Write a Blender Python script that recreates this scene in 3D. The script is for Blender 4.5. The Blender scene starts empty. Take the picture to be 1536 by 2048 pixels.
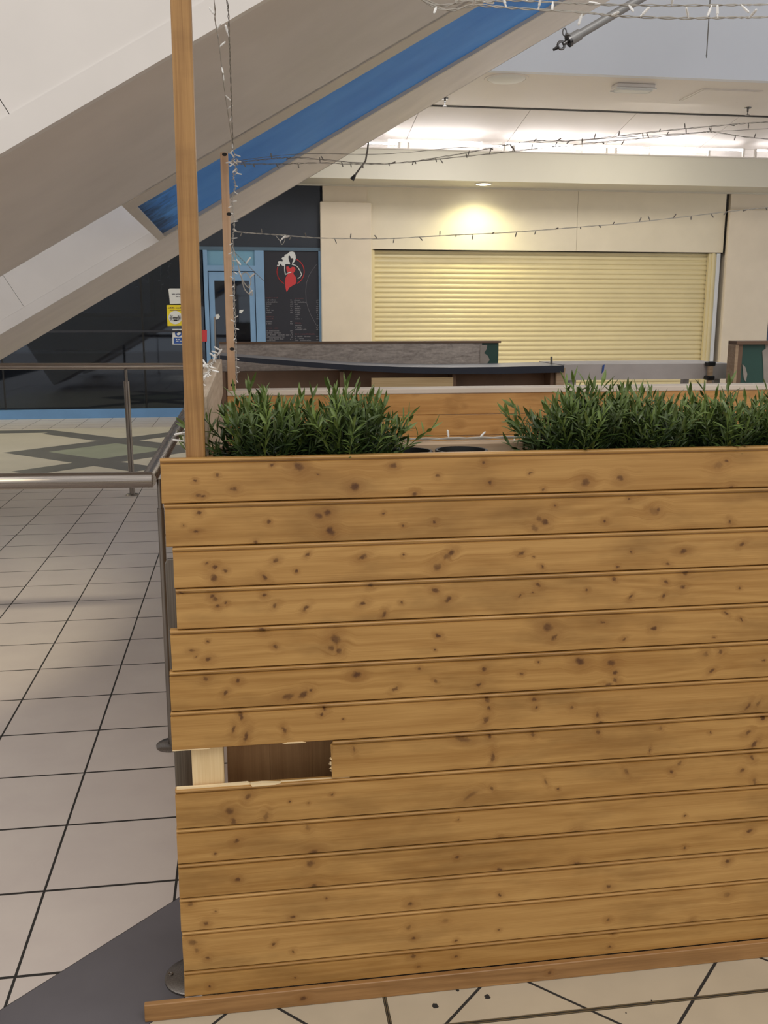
import bpy, bmesh, math, random
from mathutils import Vector, Matrix, Euler
random.seed(7)
PI = math.pi
SC = bpy.context.scene
COL = SC.collection

# ------------------------------------------------------------------ camera
FPX, YAW, PITCH, EYE = 1899.4, 0.14791, 0.20276, 1.5
FW = Vector((math.sin(YAW)*math.cos(PITCH), math.cos(YAW)*math.cos(PITCH), -math.sin(PITCH)))
RT = Vector((math.cos(YAW), -math.sin(YAW), 0))
DN = FW.cross(RT)
cam_d = bpy.data.cameras.new('camera')
cam = bpy.data.objects.new('camera', cam_d); COL.objects.link(cam)
cam.matrix_world = Matrix(((RT.x, -DN.x, -FW.x, 0), (RT.y, -DN.y, -FW.y, 0), (RT.z, -DN.z, -FW.z, EYE), (0, 0, 0, 1)))
cam_d.sensor_fit = 'VERTICAL'; cam_d.sensor_height = 36.0; cam_d.lens = 36.0*FPX/2048
cam_d.clip_start = 0.05; cam_d.clip_end = 200
SC.camera = cam

# ------------------------------------------------------------------ world, lamps, exposure
SC.view_settings.view_transform = 'Standard'; SC.view_settings.look = 'None'
SC.view_settings.exposure = 0.30; SC.view_settings.gamma = 1.0
SC.view_settings.use_curve_mapping = False
W = bpy.data.worlds.new('mall_ambient'); SC.world = W; W.use_nodes = True
W.node_tree.nodes['Background'].inputs[0].default_value = (1.0, 0.965, 0.93, 1)
W.node_tree.nodes['Background'].inputs[1].default_value = 0.62

def area(name, loc, size, energy, color=(1, .95, .88), target=None, sy=None):
    d = bpy.data.lights.new(name, 'AREA'); d.energy = energy; d.color = color; d.size = size
    if sy: d.shape = 'RECTANGLE'; d.size_y = sy
    o = bpy.data.objects.new(name, d); COL.objects.link(o); o.location = loc
    if target is not None:
        o.rotation_euler = (Vector(target)-Vector(loc)).to_track_quat('-Z', 'Y').to_euler()
    return o
area('overhead_fill', (1.5, -1.6, 5.6), 3.0, 62, (1, .93, .84), (0.6, 1.8, 0.9), 2.0)  # unseen area lamps added as general overhead light
area('overhead_fill', (-3.5, 0.2, 5.6), 2.0, 38, (1, .95, .92), (-1.5, 4, 0), 2.0)
area('concourse_fill', (2.8, 11.9, 4.12), 1.4, 50, (1, .95, .88), (2.8, 12.2, 0), 1.2)  # added fill under the ceiling, without a fitting, to brighten the shopfronts
sd = bpy.data.lights.new('floor_spot', 'SPOT'); sd.energy = 1100; sd.color = (1, .9, .66); sd.spot_size = math.radians(13); sd.spot_blend = .85; sd.shadow_soft_size = .06
so = bpy.data.objects.new('floor_spot', sd); COL.objects.link(so); so.location = (-1.0, -1.5, 3.4)
so.rotation_euler = (Vector((-1.28, 4.75, 0))-so.location).to_track_quat('-Z', 'Y').to_euler()
area('concourse_fill', (-4.0, 12.2, 4.15), 1.2, 45, (1, .93, .78), (-3.0, 12.2, 0), 1.2)  # more added fill without fittings, for the far floor and facade
area('concourse_fill', (5.5, 12.2, 4.15), 1.2, 45, (1, .93, .78), (5.5, 13.2, 0), 1.2)

# ------------------------------------------------------------------ pixel -> place helpers (plane of known depth or height)
def ray(x, y): return FW + RT*((x-768)/FPX) + DN*((y-1024)/FPX)
def atY(x, y, Y):
    v = ray(x, y); return Vector((0, 0, EYE)) + v*(Y/v.y)
def atZ(x, y, z):
    v = ray(x, y); return Vector((0, 0, EYE)) + v*((z-EYE)/v.z)

# ------------------------------------------------------------------ mesh + object helpers
BASE = {}
class MB:
    def __init__(s): s.v = []; s.f = []; s.sm = False
    def add(s, vs, fs):
        n = len(s.v); s.v += [Vector(v) for v in vs]; s.f += [tuple(i+n for i in f) for f in fs]; return s
    def box(s, x0, x1, y0, y1, z0, z1):
        return s.add([(x0,y0,z0),(x1,y0,z0),(x1,y1,z0),(x0,y1,z0),(x0,y0,z1),(x1,y0,z1),(x1,y1,z1),(x0,y1,z1)],
                     [(3,2,1,0),(4,5,6,7),(0,1,5,4),(1,2,6,5),(2,3,7,6),(3,0,4,7)])
    def bar(s, a, b, w, h, up=(0,0,1)):
        a, b = Vector(a), Vector(b); d = (b-a).normalized(); r = d.cross(Vector(up)).normalized(); u = r.cross(d)
        q = [r*sx*w/2+u*sy*h/2 for sx, sy in ((-1,-1),(1,-1),(1,1),(-1,1))]
        return s.add([a+k for k in q]+[b+k for k in q], [(3,2,1,0),(4,5,6,7),(0,1,5,4),(1,2,6,5),(2,3,7,6),(3,0,4,7)])
    def prism(s, poly, fn, d0, d1):
        """poly: 2d points, fn(p, d) -> 3d; extruded from d0 to d1"""
        n = len(poly)
        return s.add([fn(p, d0) for p in poly]+[fn(p, d1) for p in poly],
                     [tuple(range(n-1,-1,-1)), tuple(range(n, 2*n))]+[(i,(i+1)%n,n+(i+1)%n,n+i) for i in range(n)])
    def tube(s, pts, r, n=8, caps=True):
        pts = [Vector(p) for p in pts]; rs = r if isinstance(r, (list, tuple)) else [r]*len(pts)
        vs = []; ref = None
        for i, p in enumerate(pts):
            if i == 0: d = pts[1]-p
            elif i == len(pts)-1: d = p-pts[i-1]
            else: d = (pts[i+1]-p).normalized()+(p-pts[i-1]).normalized()
            d.normalize()
            if ref is None: ref = Vector((0,0,1)) if abs(d.z) < .9 else Vector((1,0,0))
            a = (ref-d*ref.dot(d)).normalized(); b = d.cross(a); ref = a
            vs += [p+(a*math.cos(2*PI*k/n)+b*math.sin(2*PI*k/n))*rs[i] for k in range(n)]
        fs = [(i*n+k, i*n+(k+1)%n, (i+1)*n+(k+1)%n, (i+1)*n+k) for i in range(len(pts)-1) for k in range(n)]
        if caps: fs += [tuple(range(n-1,-1,-1)), tuple(range((len(pts)-1)*n, len(pts)*n))]
        return s.add(vs, fs)
    def lathe(s, c, prof, n=24):
        c = Vector(c); vs = []
        for r, z in prof: vs += [c+Vector((r*math.cos(2*PI*k/n), r*math.sin(2*PI*k/n), z)) for k in range(n)]
        m = len(prof)
        fs = [(i*n+k, i*n+(k+1)%n, (i+1)*n+(k+1)%n, (i+1)*n+k) for i in range(m-1) for k in range(n)]
        fs += [tuple(range(n-1,-1,-1)), tuple(range((m-1)*n, m*n))]
        return s.add(vs, fs)
    def build(s, name, mat, parent=None, bevel=0, smooth=False, seg=1):
        L = BASE.get(parent.name, Vector()) if parent else Vector()
        me = bpy.data.meshes.new(name); me.from_pydata([v-L for v in s.v], [], s.f); me.update()
        if bevel or True:
            bm = bmesh.new(); bm.from_mesh(me); bmesh.ops.recalc_face_normals(bm, faces=bm.faces)
            if bevel:
                bmesh.ops.bevel(bm, geom=[e for e in bm.edges if len(e.link_faces) == 2 and e.calc_face_angle(0) > .5], offset=bevel, segments=seg, affect='EDGES', profile=.6)
            bm.to_mesh(me); bm.free()
        if smooth:
            for p in me.polygons: p.use_smooth = True
            me.set_sharp_from_angle(angle=math.radians(40))
        me.materials.append(mat)
        o = bpy.data.objects.new(name, me); COL.objects.link(o)
        if parent: o.parent = parent; BASE[o.name] = L
        return o
def tag(o, label=None, cat=None, group=None, kind=None):
    for k, v in (('label', label), ('category', cat), ('group', group), ('kind', kind)):
        if v: o[k] = v
    return o
def thing(name, loc, label=None, cat=None, group=None, kind=None):
    o = bpy.data.objects.new(name, None); COL.objects.link(o); o.location = loc; o.empty_display_size = .05
    BASE[o.name] = Vector(loc); return tag(o, label, cat, group, kind)
def inst(src, name, parent, M):
    """copy of a part sharing its mesh, placed by matrix M under parent"""
    o = bpy.data.objects.new(name, src); COL.objects.link(o); o.parent = parent; o.matrix_local = M; return o

# ------------------------------------------------------------------ materials
def lin(c):
    return tuple(((v/255)/12.92 if v/255 <= .04045 else ((v/255+.055)/1.055)**2.4) for v in c)+(1,)
class NT:
    def __init__(s, name):
        s.m = bpy.data.materials.new(name); s.m.use_nodes = True; s.t = s.m.node_tree; s.n = s.t.nodes; s.b = s.n['Principled BSDF']
    def new(s, ty, **kw):
        x = s.n.new(ty)
        for k, v in kw.items(): setattr(x, k, v)
        return x
    def link(s, a, b): s.t.links.new(a, b)
    def math(s, op, a, b=None, c=None):
        x = s.new('ShaderNodeMath', operation=op)
        for i, v in enumerate((a, b, c)):
            if v is None: continue
            if isinstance(v, (int, float)): x.inputs[i].default_value = v
            else: s.link(v, x.inputs[i])
        return x.outputs[0]
    def noise(s, vec, scale, detail=3, rough=.5, dist=0):
        x = s.new('ShaderNodeTexNoise'); x.inputs['Scale'].default_value = scale; x.inputs['Detail'].default_value = detail
        x.inputs['Roughness'].default_value = rough; x.inputs['Distortion'].default_value = dist
        if vec is not None: s.link(vec, x.inputs['Vector'])
        return x.outputs['Fac']
    def ramp(s, fac, stops):
        x = s.new('ShaderNodeValToRGB'); s.link(fac, x.inputs[0]); e = x.color_ramp.elements
        while len(e) < len(stops): e.new(.5)
        for i, (p, c) in enumerate(stops): e[i].position = p; e[i].color = c
        return x.outputs[0]
    def mix(s, fac, a, b, mode='MIX'):
        x = s.new('ShaderNodeMix', data_type='RGBA', blend_type=mode)
        for i, v in ((0, fac), (6, a), (7, b)):
            if isinstance(v, (int, float)): x.inputs[i].default_value = v
            elif isinstance(v, tuple): x.inputs[i].default_value = v
            else: s.link(v, x.inputs[i])
        return x.outputs[2]
    def pos(s): return s.new('ShaderNodeNewGeometry').outputs['Position']
    def obj(s): return s.new('ShaderNodeTexCoord').outputs['Object']
    def map(s, vec, loc=(0,0,0), rot=(0,0,0), scale=(1,1,1)):
        x = s.new('ShaderNodeMapping'); s.link(vec, x.inputs[0])
        x.inputs[1].default_value = loc; x.inputs[2].default_value = rot; x.inputs[3].default_value = scale
        return x.outputs[0]
    def bump(s, h, strength, dist=.01):
        x = s.new('ShaderNodeBump'); x.inputs['Strength'].default_value = strength; x.inputs['Distance'].default_value = dist
        s.link(h, x.inputs['Height']); s.link(x.outputs[0], s.b.inputs['Normal'])
    def set(s, **kw):
        for k, v in kw.items(): s.b.inputs[k.replace('_', ' ')].default_value = v
        return s
def paint(name, rgb, rough=.5, var=.06, scale=3, metallic=0, spec=.5, bump=0):
    t = NT(name); c = lin(rgb); p = t.pos()
    n = t.noise(p, scale, 4)
    dark = tuple(v*(1-var*1.6) for v in c[:3])+(1,); lite = tuple(min(1, v*(1+var)) for v in c[:3])+(1,)
    t.link(t.ramp(n, [(.3, dark), (.7, lite)]), t.b.inputs['Base Color'])
    t.set(Roughness=rough, Metallic=metallic); t.b.inputs['Specular IOR Level'].default_value = spec
    if bump: t.bump(t.noise(p, 60, 3), bump, .003)
    return t.m
def steel(name, rgb=(165,160,155), rough=.24, axis='X'):
    t = NT(name); sc = {'X': (3, 300, 300), 'Y': (300, 3, 300), 'Z': (300, 300, 3)}[axis]
    n = t.noise(t.map(t.pos(), scale=sc), 1, 3)
    c = lin(rgb); t.link(t.ramp(n, [(.3, tuple(v*.62 for v in c[:3])+(1,)), (.7, c)]), t.b.inputs['Base Color'])  # streak contrast raised in the colour to suggest bright and dark reflected bands
    t.set(Metallic=1.0); t.link(t.math('MULTIPLY_ADD', n, .15, rough-.07), t.b.inputs['Roughness'])
    return t.m
def emit(name, rgb, strength):
    t = NT(name); t.set(Base_Color=(*rgb, 1), Emission_Color=(*rgb, 1), Emission_Strength=strength); return t.m

# knot group: accumulates darkness, halo and grain push of one knot
def knot_group():
    g = bpy.data.node_groups.new('knot', 'ShaderNodeTree'); I = g.interface
    for nm, ty in (('P', 'Vector'), ('Loc', 'Vector'), ('Rot', 'Vector'), ('Scale', 'Vector'), ('Str', 'Float'), ('Dark', 'Float'), ('Halo', 'Float'), ('Push', 'Float')):
        I.new_socket(nm, in_out='INPUT', socket_type='NodeSocket'+ty)
    for nm in ('Dark', 'Halo', 'Push'): I.new_socket(nm, in_out='OUTPUT', socket_type='NodeSocketFloat')
    N = g.nodes; Lk = g.links.new
    gi = N.new('NodeGroupInput'); go = N.new('NodeGroupOutput')
    mp = N.new('ShaderNodeMapping'); mp.vector_type = 'TEXTURE'
    for i, k in enumerate(('P', 'Loc', 'Rot', 'Scale')): Lk(gi.outputs[k], mp.inputs[i])
    ln = N.new('ShaderNodeVectorMath'); ln.operation = 'LENGTH'; Lk(mp.outputs[0], ln.inputs[0]); r = ln.outputs['Value']
    def mr(a, b):
        x = N.new('ShaderNodeMapRange'); x.interpolation_type = 'SMOOTHSTEP'; Lk(r, x.inputs[0])
        x.inputs[1].default_value = a; x.inputs[2].default_value = b; x.inputs[3].default_value = 1; x.inputs[4].default_value = 0; return x.outputs[0]
    def ma(op, a, b):
        x = N.new('ShaderNodeMath'); x.operation = op
        for i, v in enumerate((a, b)):
            if isinstance(v, float): x.inputs[i].default_value = v
            else: Lk(v, x.inputs[i])
        return x.outputs[0]
    d = ma('MULTIPLY', mr(.35, 1.2), gi.outputs['Str'])
    Lk(ma('MAXIMUM', d, gi.outputs['Dark']), go.inputs['Dark'])
    h = ma('MULTIPLY', mr(.6, 3.8), gi.outputs['Str'])
    Lk(ma('MAXIMUM', h, gi.outputs['Halo']), go.inputs['Halo'])
    sp = N.new('ShaderNodeSeparateXYZ'); Lk(mp.outputs[0], sp.inputs[0])
    w = N.new('ShaderNodeMapRange'); w.interpolation_type = 'SMOOTHSTEP'; Lk(r, w.inputs[0])
    w.inputs[1].default_value = .6; w.inputs[2].default_value = 4.5; w.inputs[3].default_value = 1; w.inputs[4].default_value = 0
    ss = N.new('ShaderNodeSeparateXYZ'); Lk(gi.outputs['Scale'], ss.inputs[0])
    k = ma('MULTIPLY', ma('MULTIPLY', sp.outputs['Z'], w.outputs[0]), ma('MULTIPLY', ss.outputs['Z'], -.8))
    Lk(ma('ADD', k, gi.outputs['Push']), go.inputs['Push'])
    return g
KG = knot_group()
def pine(name, knots=(), seed=0, light=(203,157,92), dark=(168,116,54), knotc=(82,48,20), axis='X', rough=.42, blot=.62):
    """stained pine boards; knots: (x, z, radius, stretch, angle, strength)"""
    t = NT(name); P = t.pos()
    wob = t.new('ShaderNodeTexNoise'); wob.inputs['Scale'].default_value = 85; wob.inputs['Detail'].default_value = 5; wob.inputs['Roughness'].default_value = .65; t.link(P, wob.inputs['Vector'])
    wv = t.new('ShaderNodeVectorMath', operation='MULTIPLY_ADD'); t.link(wob.outputs['Color'], wv.inputs[0])
    wv.inputs[1].default_value = (.017, 0, .012); t.link(P, wv.inputs[2])
    PW = wv.outputs[0]
    D = H = Q = None
    for (x, z, r, st, an, sr) in knots:
        g = t.new('ShaderNodeGroup'); g.node_tree = KG; t.link(PW, g.inputs['P'])
        g.inputs['Loc'].default_value = (x+.0085, 1.87, z+.006); g.inputs['Rot'].default_value = (0, an, 0)
        g.inputs['Scale'].default_value = (r*st, 1.0, r); g.inputs['Str'].default_value = sr
        for k, v in (('Dark', D), ('Halo', H), ('Push', Q)):
            if v is None: g.inputs[k].default_value = 0
            else: t.link(v, g.inputs[k])
        D, H, Q = g.outputs['Dark'], g.outputs['Halo'], g.outputs['Push']
    sx = t.new('ShaderNodeSeparateXYZ'); t.link(P, sx.inputs[0])
    a, b, c = {'X': ('X', 'Y', 'Z'), 'Y': ('Y', 'X', 'Z'), 'Z': ('Z', 'Y', 'X')}[axis]
    u, v, wz = sx.outputs[a], sx.outputs[b], sx.outputs[c]
    if Q is not None: wz = t.math('ADD', wz, Q)
    cb = t.new('ShaderNodeCombineXYZ'); t.link(u, cb.inputs[0]); t.link(t.math('ADD', v, seed*.37), cb.inputs[1]); t.link(wz, cb.inputs[2])
    G = cb.outputs[0]
    g1 = t.noise(t.map(G, (seed*1.7, 0, 0), scale=(1.3, 30, 55)), 1, 5, .6, .4)
    g2 = t.noise(t.map(G, (seed*.7, 0, 0), scale=(6, 200, 420)), 1, 3, .6)
    wave = t.math('FRACT', t.math('MULTIPLY_ADD', t.noise(t.map(G, (seed*2.1, 0, 0), scale=(.9, 6, 11)), 1, 2, .4, .3), 9.0, 0))
    wave = t.math('ABSOLUTE', t.math('MULTIPLY_ADD', wave, 2, -1))
    bl = t.noise(t.map(P, (seed*3.1, 0, 0), scale=(4.5, 4.5, 13)), 1, 4, .6)
    f = t.math('ADD', t.math('MULTIPLY', g1, .6), t.math('ADD', t.math('MULTIPLY', g2, .42), t.math('MULTIPLY', wave, .16)))
    col = t.ramp(f, [(.33, lin(dark)), (.75, lin(light))])
    col = t.mix(t.math('MULTIPLY', t.ramp(bl, [(.48, (0,0,0,1)), (.78, (1,1,1,1))]), blot), col, tuple(v*.55 for v in lin(dark)[:3])+(1,))
    if D is not None:
        col = t.mix(t.math('MULTIPLY', H, .5), col, lin((128, 84, 36)))
        kr = t.noise(PW, 160, 2)
        col = t.mix(t.math('MULTIPLY', D, t.math('MULTIPLY_ADD', kr, .5, .72)), col, lin(knotc))
    t.link(col, t.b.inputs['Base Color']); t.set(Roughness=rough)
    t.bump(f, .12, .002)
    return t.m

M = {}
M['white'] = paint('white_cladding', (226,222,218), .45, .03)
M['taupe'] = paint('taupe_soffit', (222,215,208), .55, .04)
M['cream_lip'] = paint('cream_soffit', (205,196,184), .5, .03)
M['cream'] = paint('cream_wall', (230,221,200), .5, .025)
M['gloss_cream'] = paint('gloss_cream', (228,216,196), .28, .03)
M['fascia_grey'] = paint('grey_fascia', (222,228,238), .6, .02, 1)
M['ceil'] = paint('ceiling_white', (222,217,212), .6, .02, 1)
M['bulk'] = paint('bulkhead_paint', (214,211,198), .5, .02, 1)
M['dark'] = paint('dark_gap', (40,38,36), .8)
M['shutter'] = paint('cream_shutter', (226,213,170), .42, .03, 2)
M['steel'] = steel('brushed_steel', (178,170,163), .26, 'X')
M['steelY'] = steel('brushed_steel_along', (178,170,163), .26, 'Y')
M['steelZ'] = steel('brushed_steel_up', (150,143,136), .3, 'Z')
M['satin'] = steel('satin_plate', (140,134,128), .38, 'Z')
M['pipe'] = paint('grey_pipe', (150,151,152), .4, .05, 20, .3)
M['chrome'] = steel('dark_chrome', (120,120,122), .2, 'X')
M['black'] = paint('black_plastic', (22,22,24), .45, .1)
M['navy'] = paint('navy_fascia', (43,50,62), .5, .06, 1)
M['shopwall'] = paint('shop_interior', (82,92,112), .6)
M['board'] = paint('menu_board', (40,42,52), .4, .05, 2)
M['blue'] = paint('blue_frame', (130,168,206), .4, .05)
M['mutedblue'] = paint('muted_blue', (84,108,128), .45)
M['blueglass'] = paint('blue_transom', (120,168,196), .25, .04)
M['bluesill'] = paint('blue_sill', (104,148,196), .45, .05)
M['redprint'] = paint('red_print', (205,62,66), .5, .02)
M['whiteprint'] = paint('white_print', (222,226,226), .5, .02)
M['greyprint'] = paint('grey_print', (112,112,118), .5, .02)
M['dimprint'] = paint('dim_red_print', (96,58,66), .5, .02)
M['yellow'] = paint('yellow_sign', (236,214,40), .5, .02)
M['signblue'] = paint('blue_sign', (44,84,160), .5, .02)
M['paper'] = paint('white_paper', (226,228,226), .6, .02)
M['green'] = paint('green_board', (42,82,74), .5, .08)
M['plaster'] = paint('grey_plaster', (170,162,154), .7, .06, 12)
M['brown'] = paint('brown_panel', (118,92,72), .5, .1, 6)
M['navyedge'] = paint('navy_edge', (34,42,58), .35, .08)
M['greytop'] = paint('grey_worktop', (150,150,150), .35, .06)
M['greyband'] = paint('grey_plate', (190,184,182), .4, .05, 8)
M['cable'] = paint('clear_wire', (176,172,164), .35, .1)
M['darkcable'] = paint('dark_wire', (112,108,102), .4, .1)
M['bulb'] = paint('white_bulb', (238,238,236), .3, .01)
M['pot'] = paint('black_pot', (24,24,24), .5)
M['paleline'] = paint('white_rail', (216,204,190), .5, .06)
M['grout'] = paint('dark_grout', (44,41,38), .9, .1, 30)
M['tube'] = emit('lit_tube', (1, .98, 1), 7)
M['lamp'] = emit('lit_downlight', (1, .95, .75), 14)
M['brass'] = paint('movement_joint', (120,108,84), .4, .15, 20, .4)

t = NT('blue_soffit'); p = t.pos()                      # blue with grime at its lower end
sx = t.new('ShaderNodeSeparateXYZ'); t.link(p, sx.inputs[0])
gr = t.noise(p, 7, 5, .7, .5)
e = t.math('ADD', t.math('MULTIPLY', sx.outputs[0], 2.4), gr)
msk = t.ramp(e, [(-.0, (1,1,1,1)), (0.0, (1,1,1,1)), (.01, (0,0,0,1))])
mr = t.new('ShaderNodeMapRange'); mr.inputs[1].default_value = -.75; mr.inputs[2].default_value = -.35; mr.inputs[3].default_value = .85; mr.inputs[4].default_value = 0
t.link(e, mr.inputs[0])
bc = t.ramp(t.noise(p, 2, 3), [(.3, lin((72,150,240))), (.7, lin((94,170,252)))])
t.link(t.mix(mr.outputs[0], bc, lin((22,44,66))), t.b.inputs['Base Color']); t.set(Roughness=.65); t.b.inputs['Specular IOR Level'].default_value = .15
M['bluesoffit'] = t.m

t = NT('floor_tile'); p = t.pos()
oi = t.new('ShaderNodeObjectInfo')
n1 = t.noise(p, 5, 4, .6); n2 = t.noise(p, 45, 3)
c1 = t.ramp(n1, [(.25, lin((199,188,181))), (.75, lin((209,199,190)))])
c1 = t.mix(t.math('MULTIPLY', oi.outputs['Random'], .25), c1, lin((190,178,170)))
t.link(c1, t.b.inputs['Base Color']); t.set(Roughness=.28)
M['tile'] = t.m
M['fronttile'] = paint('warm_tile', (190,178,156), .35, .05, 6)
M['slate'] = paint('dark_slate_tile', (98,95,99), .42, .12, 3)
M['greentile'] = paint('green_tile', (152,156,136), .4, .06, 3)
M['darkband'] = paint('dark_band_tile', (106,104,100), .4, .08, 3)
M['farcream'] = paint('cream_tile', (206,198,180), .36, .05, 2)

def glass(name, tint, rough=.03, ior=1.5):
    t = NT(name); out = t.n['Material Output']
    tr = t.new('ShaderNodeBsdfTransparent'); tr.inputs[0].default_value = (*tint, 1)
    gl = t.new('ShaderNodeBsdfGlossy'); gl.inputs['Roughness'].default_value = rough; gl.inputs[0].default_value = (.78, .88, 1, 1)
    fr = t.new('ShaderNodeFresnel'); fr.inputs[0].default_value = ior
    mx = t.new('ShaderNodeMixShader'); t.link(fr.outputs[0], mx.inputs[0]); t.link(tr.outputs[0], mx.inputs[1]); t.link(gl.outputs[0], mx.inputs[2])
    t.link(mx.outputs[0], out.inputs['Surface']); return t.m
M['glass'] = glass('tinted_shop_glass', (.42, .46, .54), .03, 1.7)

t = NT('grey_woodchip'); p = t.pos()
n1 = t.noise(t.map(p, scale=(9, 9, 40)), 1, 5, .7, 1.2); n2 = t.noise(p, 60, 3)
t.link(t.ramp(t.math('ADD', t.math('MULTIPLY', n1, .75), t.math('MULTIPLY', n2, .25)), [(.3, lin((132,122,116))), (.65, lin((206,196,188)))]), t.b.inputs['Base Color']); t.set(Roughness=.6)
M['woodchip'] = t.m

M['post'] = pine('front_post_pine', seed=21, light=(178,137,84), dark=(124,84,42), axis='Z', blot=.3)
M['rearpost'] = pine('rear_post_pine', seed=23, light=(214,180,146), dark=(184,146,112), axis='Z', blot=.2)
M['beam'] = pine('side_beam_pine', seed=24, light=(196,180,160), dark=(160,140,118), axis='Y', blot=.25, rough=.6)
M['ledge'] = pine('ledge_pine', seed=25, light=(190,166,138), dark=(160,132,104), blot=.2, rough=.55)
M['rawstud'] = pine('raw_stud', seed=26, light=(238,214,170), dark=(214,182,130), axis='Z', blot=.0, rough=.6)
M['rawx'] = pine('raw_splinter', seed=27, light=(240,218,176), dark=(218,184,134), blot=.0, rough=.7)
M['skirt'] = pine('skirting_pine', seed=28, light=(170,128,80), dark=(130,92,52), blot=.35,
                  knots=[(atY(606,1978,1.85).x, .02, .006, 1.4, 0, .9), (atY(1101,1935,1.85).x, .02, .004, 1.4, 0, .8)])
M['inner'] = pine('inner_board', seed=29, light=(206,160,110), dark=(176,130,84), axis='Z', blot=.3, rough=.6)
M['palewood'] = pine('pale_batten', seed=30, light=(214,190,146), dark=(188,160,116), blot=.05)

# ================================================================== FLOOR
TX0, TP, TY0, TQ = -0.215, 0.345, 2.046, 0.3395
G2, G3 = .0035, .0048
fl = tag(MB().box(-9, 11, -2.0, 18, -.06, -.0005).build('floor', M['grout']), kind='structure')
tag(MB().box(-14, 14, -14, -2.0, -.06, -.0005).build('floor_behind', M['tile']), kind='structure')
def clip(poly, a, b, c):
    """keep the side a*x+b*y <= c"""
    out = []
    for i, p in enumerate(poly):
        q = poly[(i+1) % len(poly)]; dp = a*p[0]+b*p[1]-c; dq = a*q[0]+b*q[1]-c
        if dp <= 0: out.append(p)
        if dp*dq < 0:
            k = dp/(dp-dq); out.append((p[0]+(q[0]-p[0])*k, p[1]+(q[1]-p[1])*k))
    return out
S1, S2 = -2.505, -2.087            # edges of the slate band (x - y)
def area2(p): return abs(sum(p[i][0]*p[(i+1)%len(p)][1]-p[(i+1)%len(p)][0]*p[i][1] for i in range(len(p))))/2
flat = lambda p, d: (p[0], p[1], d)
rest = MB(); ntile = 0
def project(p):
    q = Vector(p)-Vector((0, 0, EYE)); w = q.dot(FW)
    return (768+FPX*q.dot(RT)/w, 1024+FPX*q.dot(DN)/w) if w > .1 else (-9999, -9999)
def seen(poly):
    for k in poly:
        x, y = project((k[0], k[1], 0))
        if 0 <= x <= 372 and 834 <= y <= 2048: return True
    return False
for i in range(-16, 30):
    for j in range(-12, 38):
        x0, y0 = TX0+i*TP, TY0+j*TQ
        if y0 > 14.75: continue
        poly = [(x0+G2, y0+G3), (x0+TP-G2, y0+G3), (x0+TP-G2, y0+TQ-G3), (x0+G2, y0+TQ-G3)]
        for side in (0, 1):
            q = clip(poly, 1, -1, S1-.003) if side == 0 else clip(poly, -1, 1, -S2-.003)
            if side == 1: q = clip(q, 0, -1, -1.90) if len(q) > 2 else q
            if len(q) < 3 or area2(q) < 2e-4: continue
            if x0 < .0 and 9.55 < y0 < 13.0 and x0 > -4.4: continue          # patterned patch
            if side == 0 and seen(q):
                MB().prism(q, flat, -.02, 0).build('tile', M['tile'], fl)
            else: rest.prism(q, flat, -.02, 0)
tag(rest.build('tile_field', M['tile'], fl), kind='stuff')
# slate band
MB().prism([(S1-2.5, -2.5), (S2-2.5, -2.5), (S2+4.2, 4.2), (S1+4.2, 4.2)], flat, -.02, 0).build('slate_band', M['slate'], fl)
# diagonal tiles in front of the planter
DP = .573; rest2 = MB()
for a in range(-8, 8):
    for b in range(-8, 8):
        p0, p1 = -.782+a*DP, -.782+(a+1)*DP; q0, q1 = 2.466+b*DP, 2.466+(b+1)*DP
        g = .005
        poly = [((p+q)/2, (q-p)/2) for p, q in ((p0+g, q0+g), (p1-g, q0+g), (p1-g, q1-g), (p0+g, q1-g))]
        poly = clip(poly, -1, 1, -S2-.003)
        if len(poly) > 2: poly = clip(poly, 0, 1, 1.90)
        for lo, hi in ((-9, 1.7415), (1.753, 9)):
            for xl, xh in ((-9, .2725), (.2815, 9)):
                r = poly
                for h in ((0, 1, hi), (0, -1, -lo), (1, 0, xh), (-1, 0, -xl)):
                    if len(r) > 2: r = clip(r, *h)
                if len(r) < 3 or area2(r) < 2e-4: continue
                vis = any(200 < project((k[0], k[1], 0))[0] < 1560 and 1880 < project((k[0], k[1], 0))[1] < 2080 for k in r)
                if vis: MB().prism(r, flat, -.02, 0).build('tile', M['fronttile'], fl)
                else: rest2.prism(r, flat, -.02, 0)
tag(rest2.build('tile_field', M['fronttile'], fl), kind='stuff')
mb = MB(); mb.box(-.23, 3.5, 1.743, 1.7455, -.02, .0006); mb.box(-.23, 3.5, 1.749, 1.7515, -.02, .0006); mb.box(-.23, 3.5, 1.7455, 1.749, -.02, -.001)
mb.build('movement_joint', M['brass'], fl)
mb = MB(); mb.box(.274, .2758, -1, 1.74, -.02, .0006); mb.box(.2782, .28, -1, 1.74, -.02, .0006); mb.box(.2758, .2782, -1, 1.74, -.02, -.001)
mb.box(.274, .2758, 1.752, 1.86, -.02, .0006); mb.box(.2782, .28, 1.752, 1.86, -.02, .0006)
mb.build('movement_joint', M['brass'], fl)
# drill holes and scuffs
for (px, py, r) in ((870, 2012, .0075), (975, 1994, .0065), (1303, 2001, .002), (1252, 2026, .0015), (915, 1980, .004)):
    c = atZ(px, py, 0); poly = []
    for k in range(14):
        rr = r*random.uniform(.75, 1.2); poly.append((c.x+rr*math.cos(k*2*PI/14), c.y+rr*1.2*math.sin(k*2*PI/14)))
    MB().prism(poly, flat, -.012, .0006).build('drill_hole', M['dark'], fl)
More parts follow.
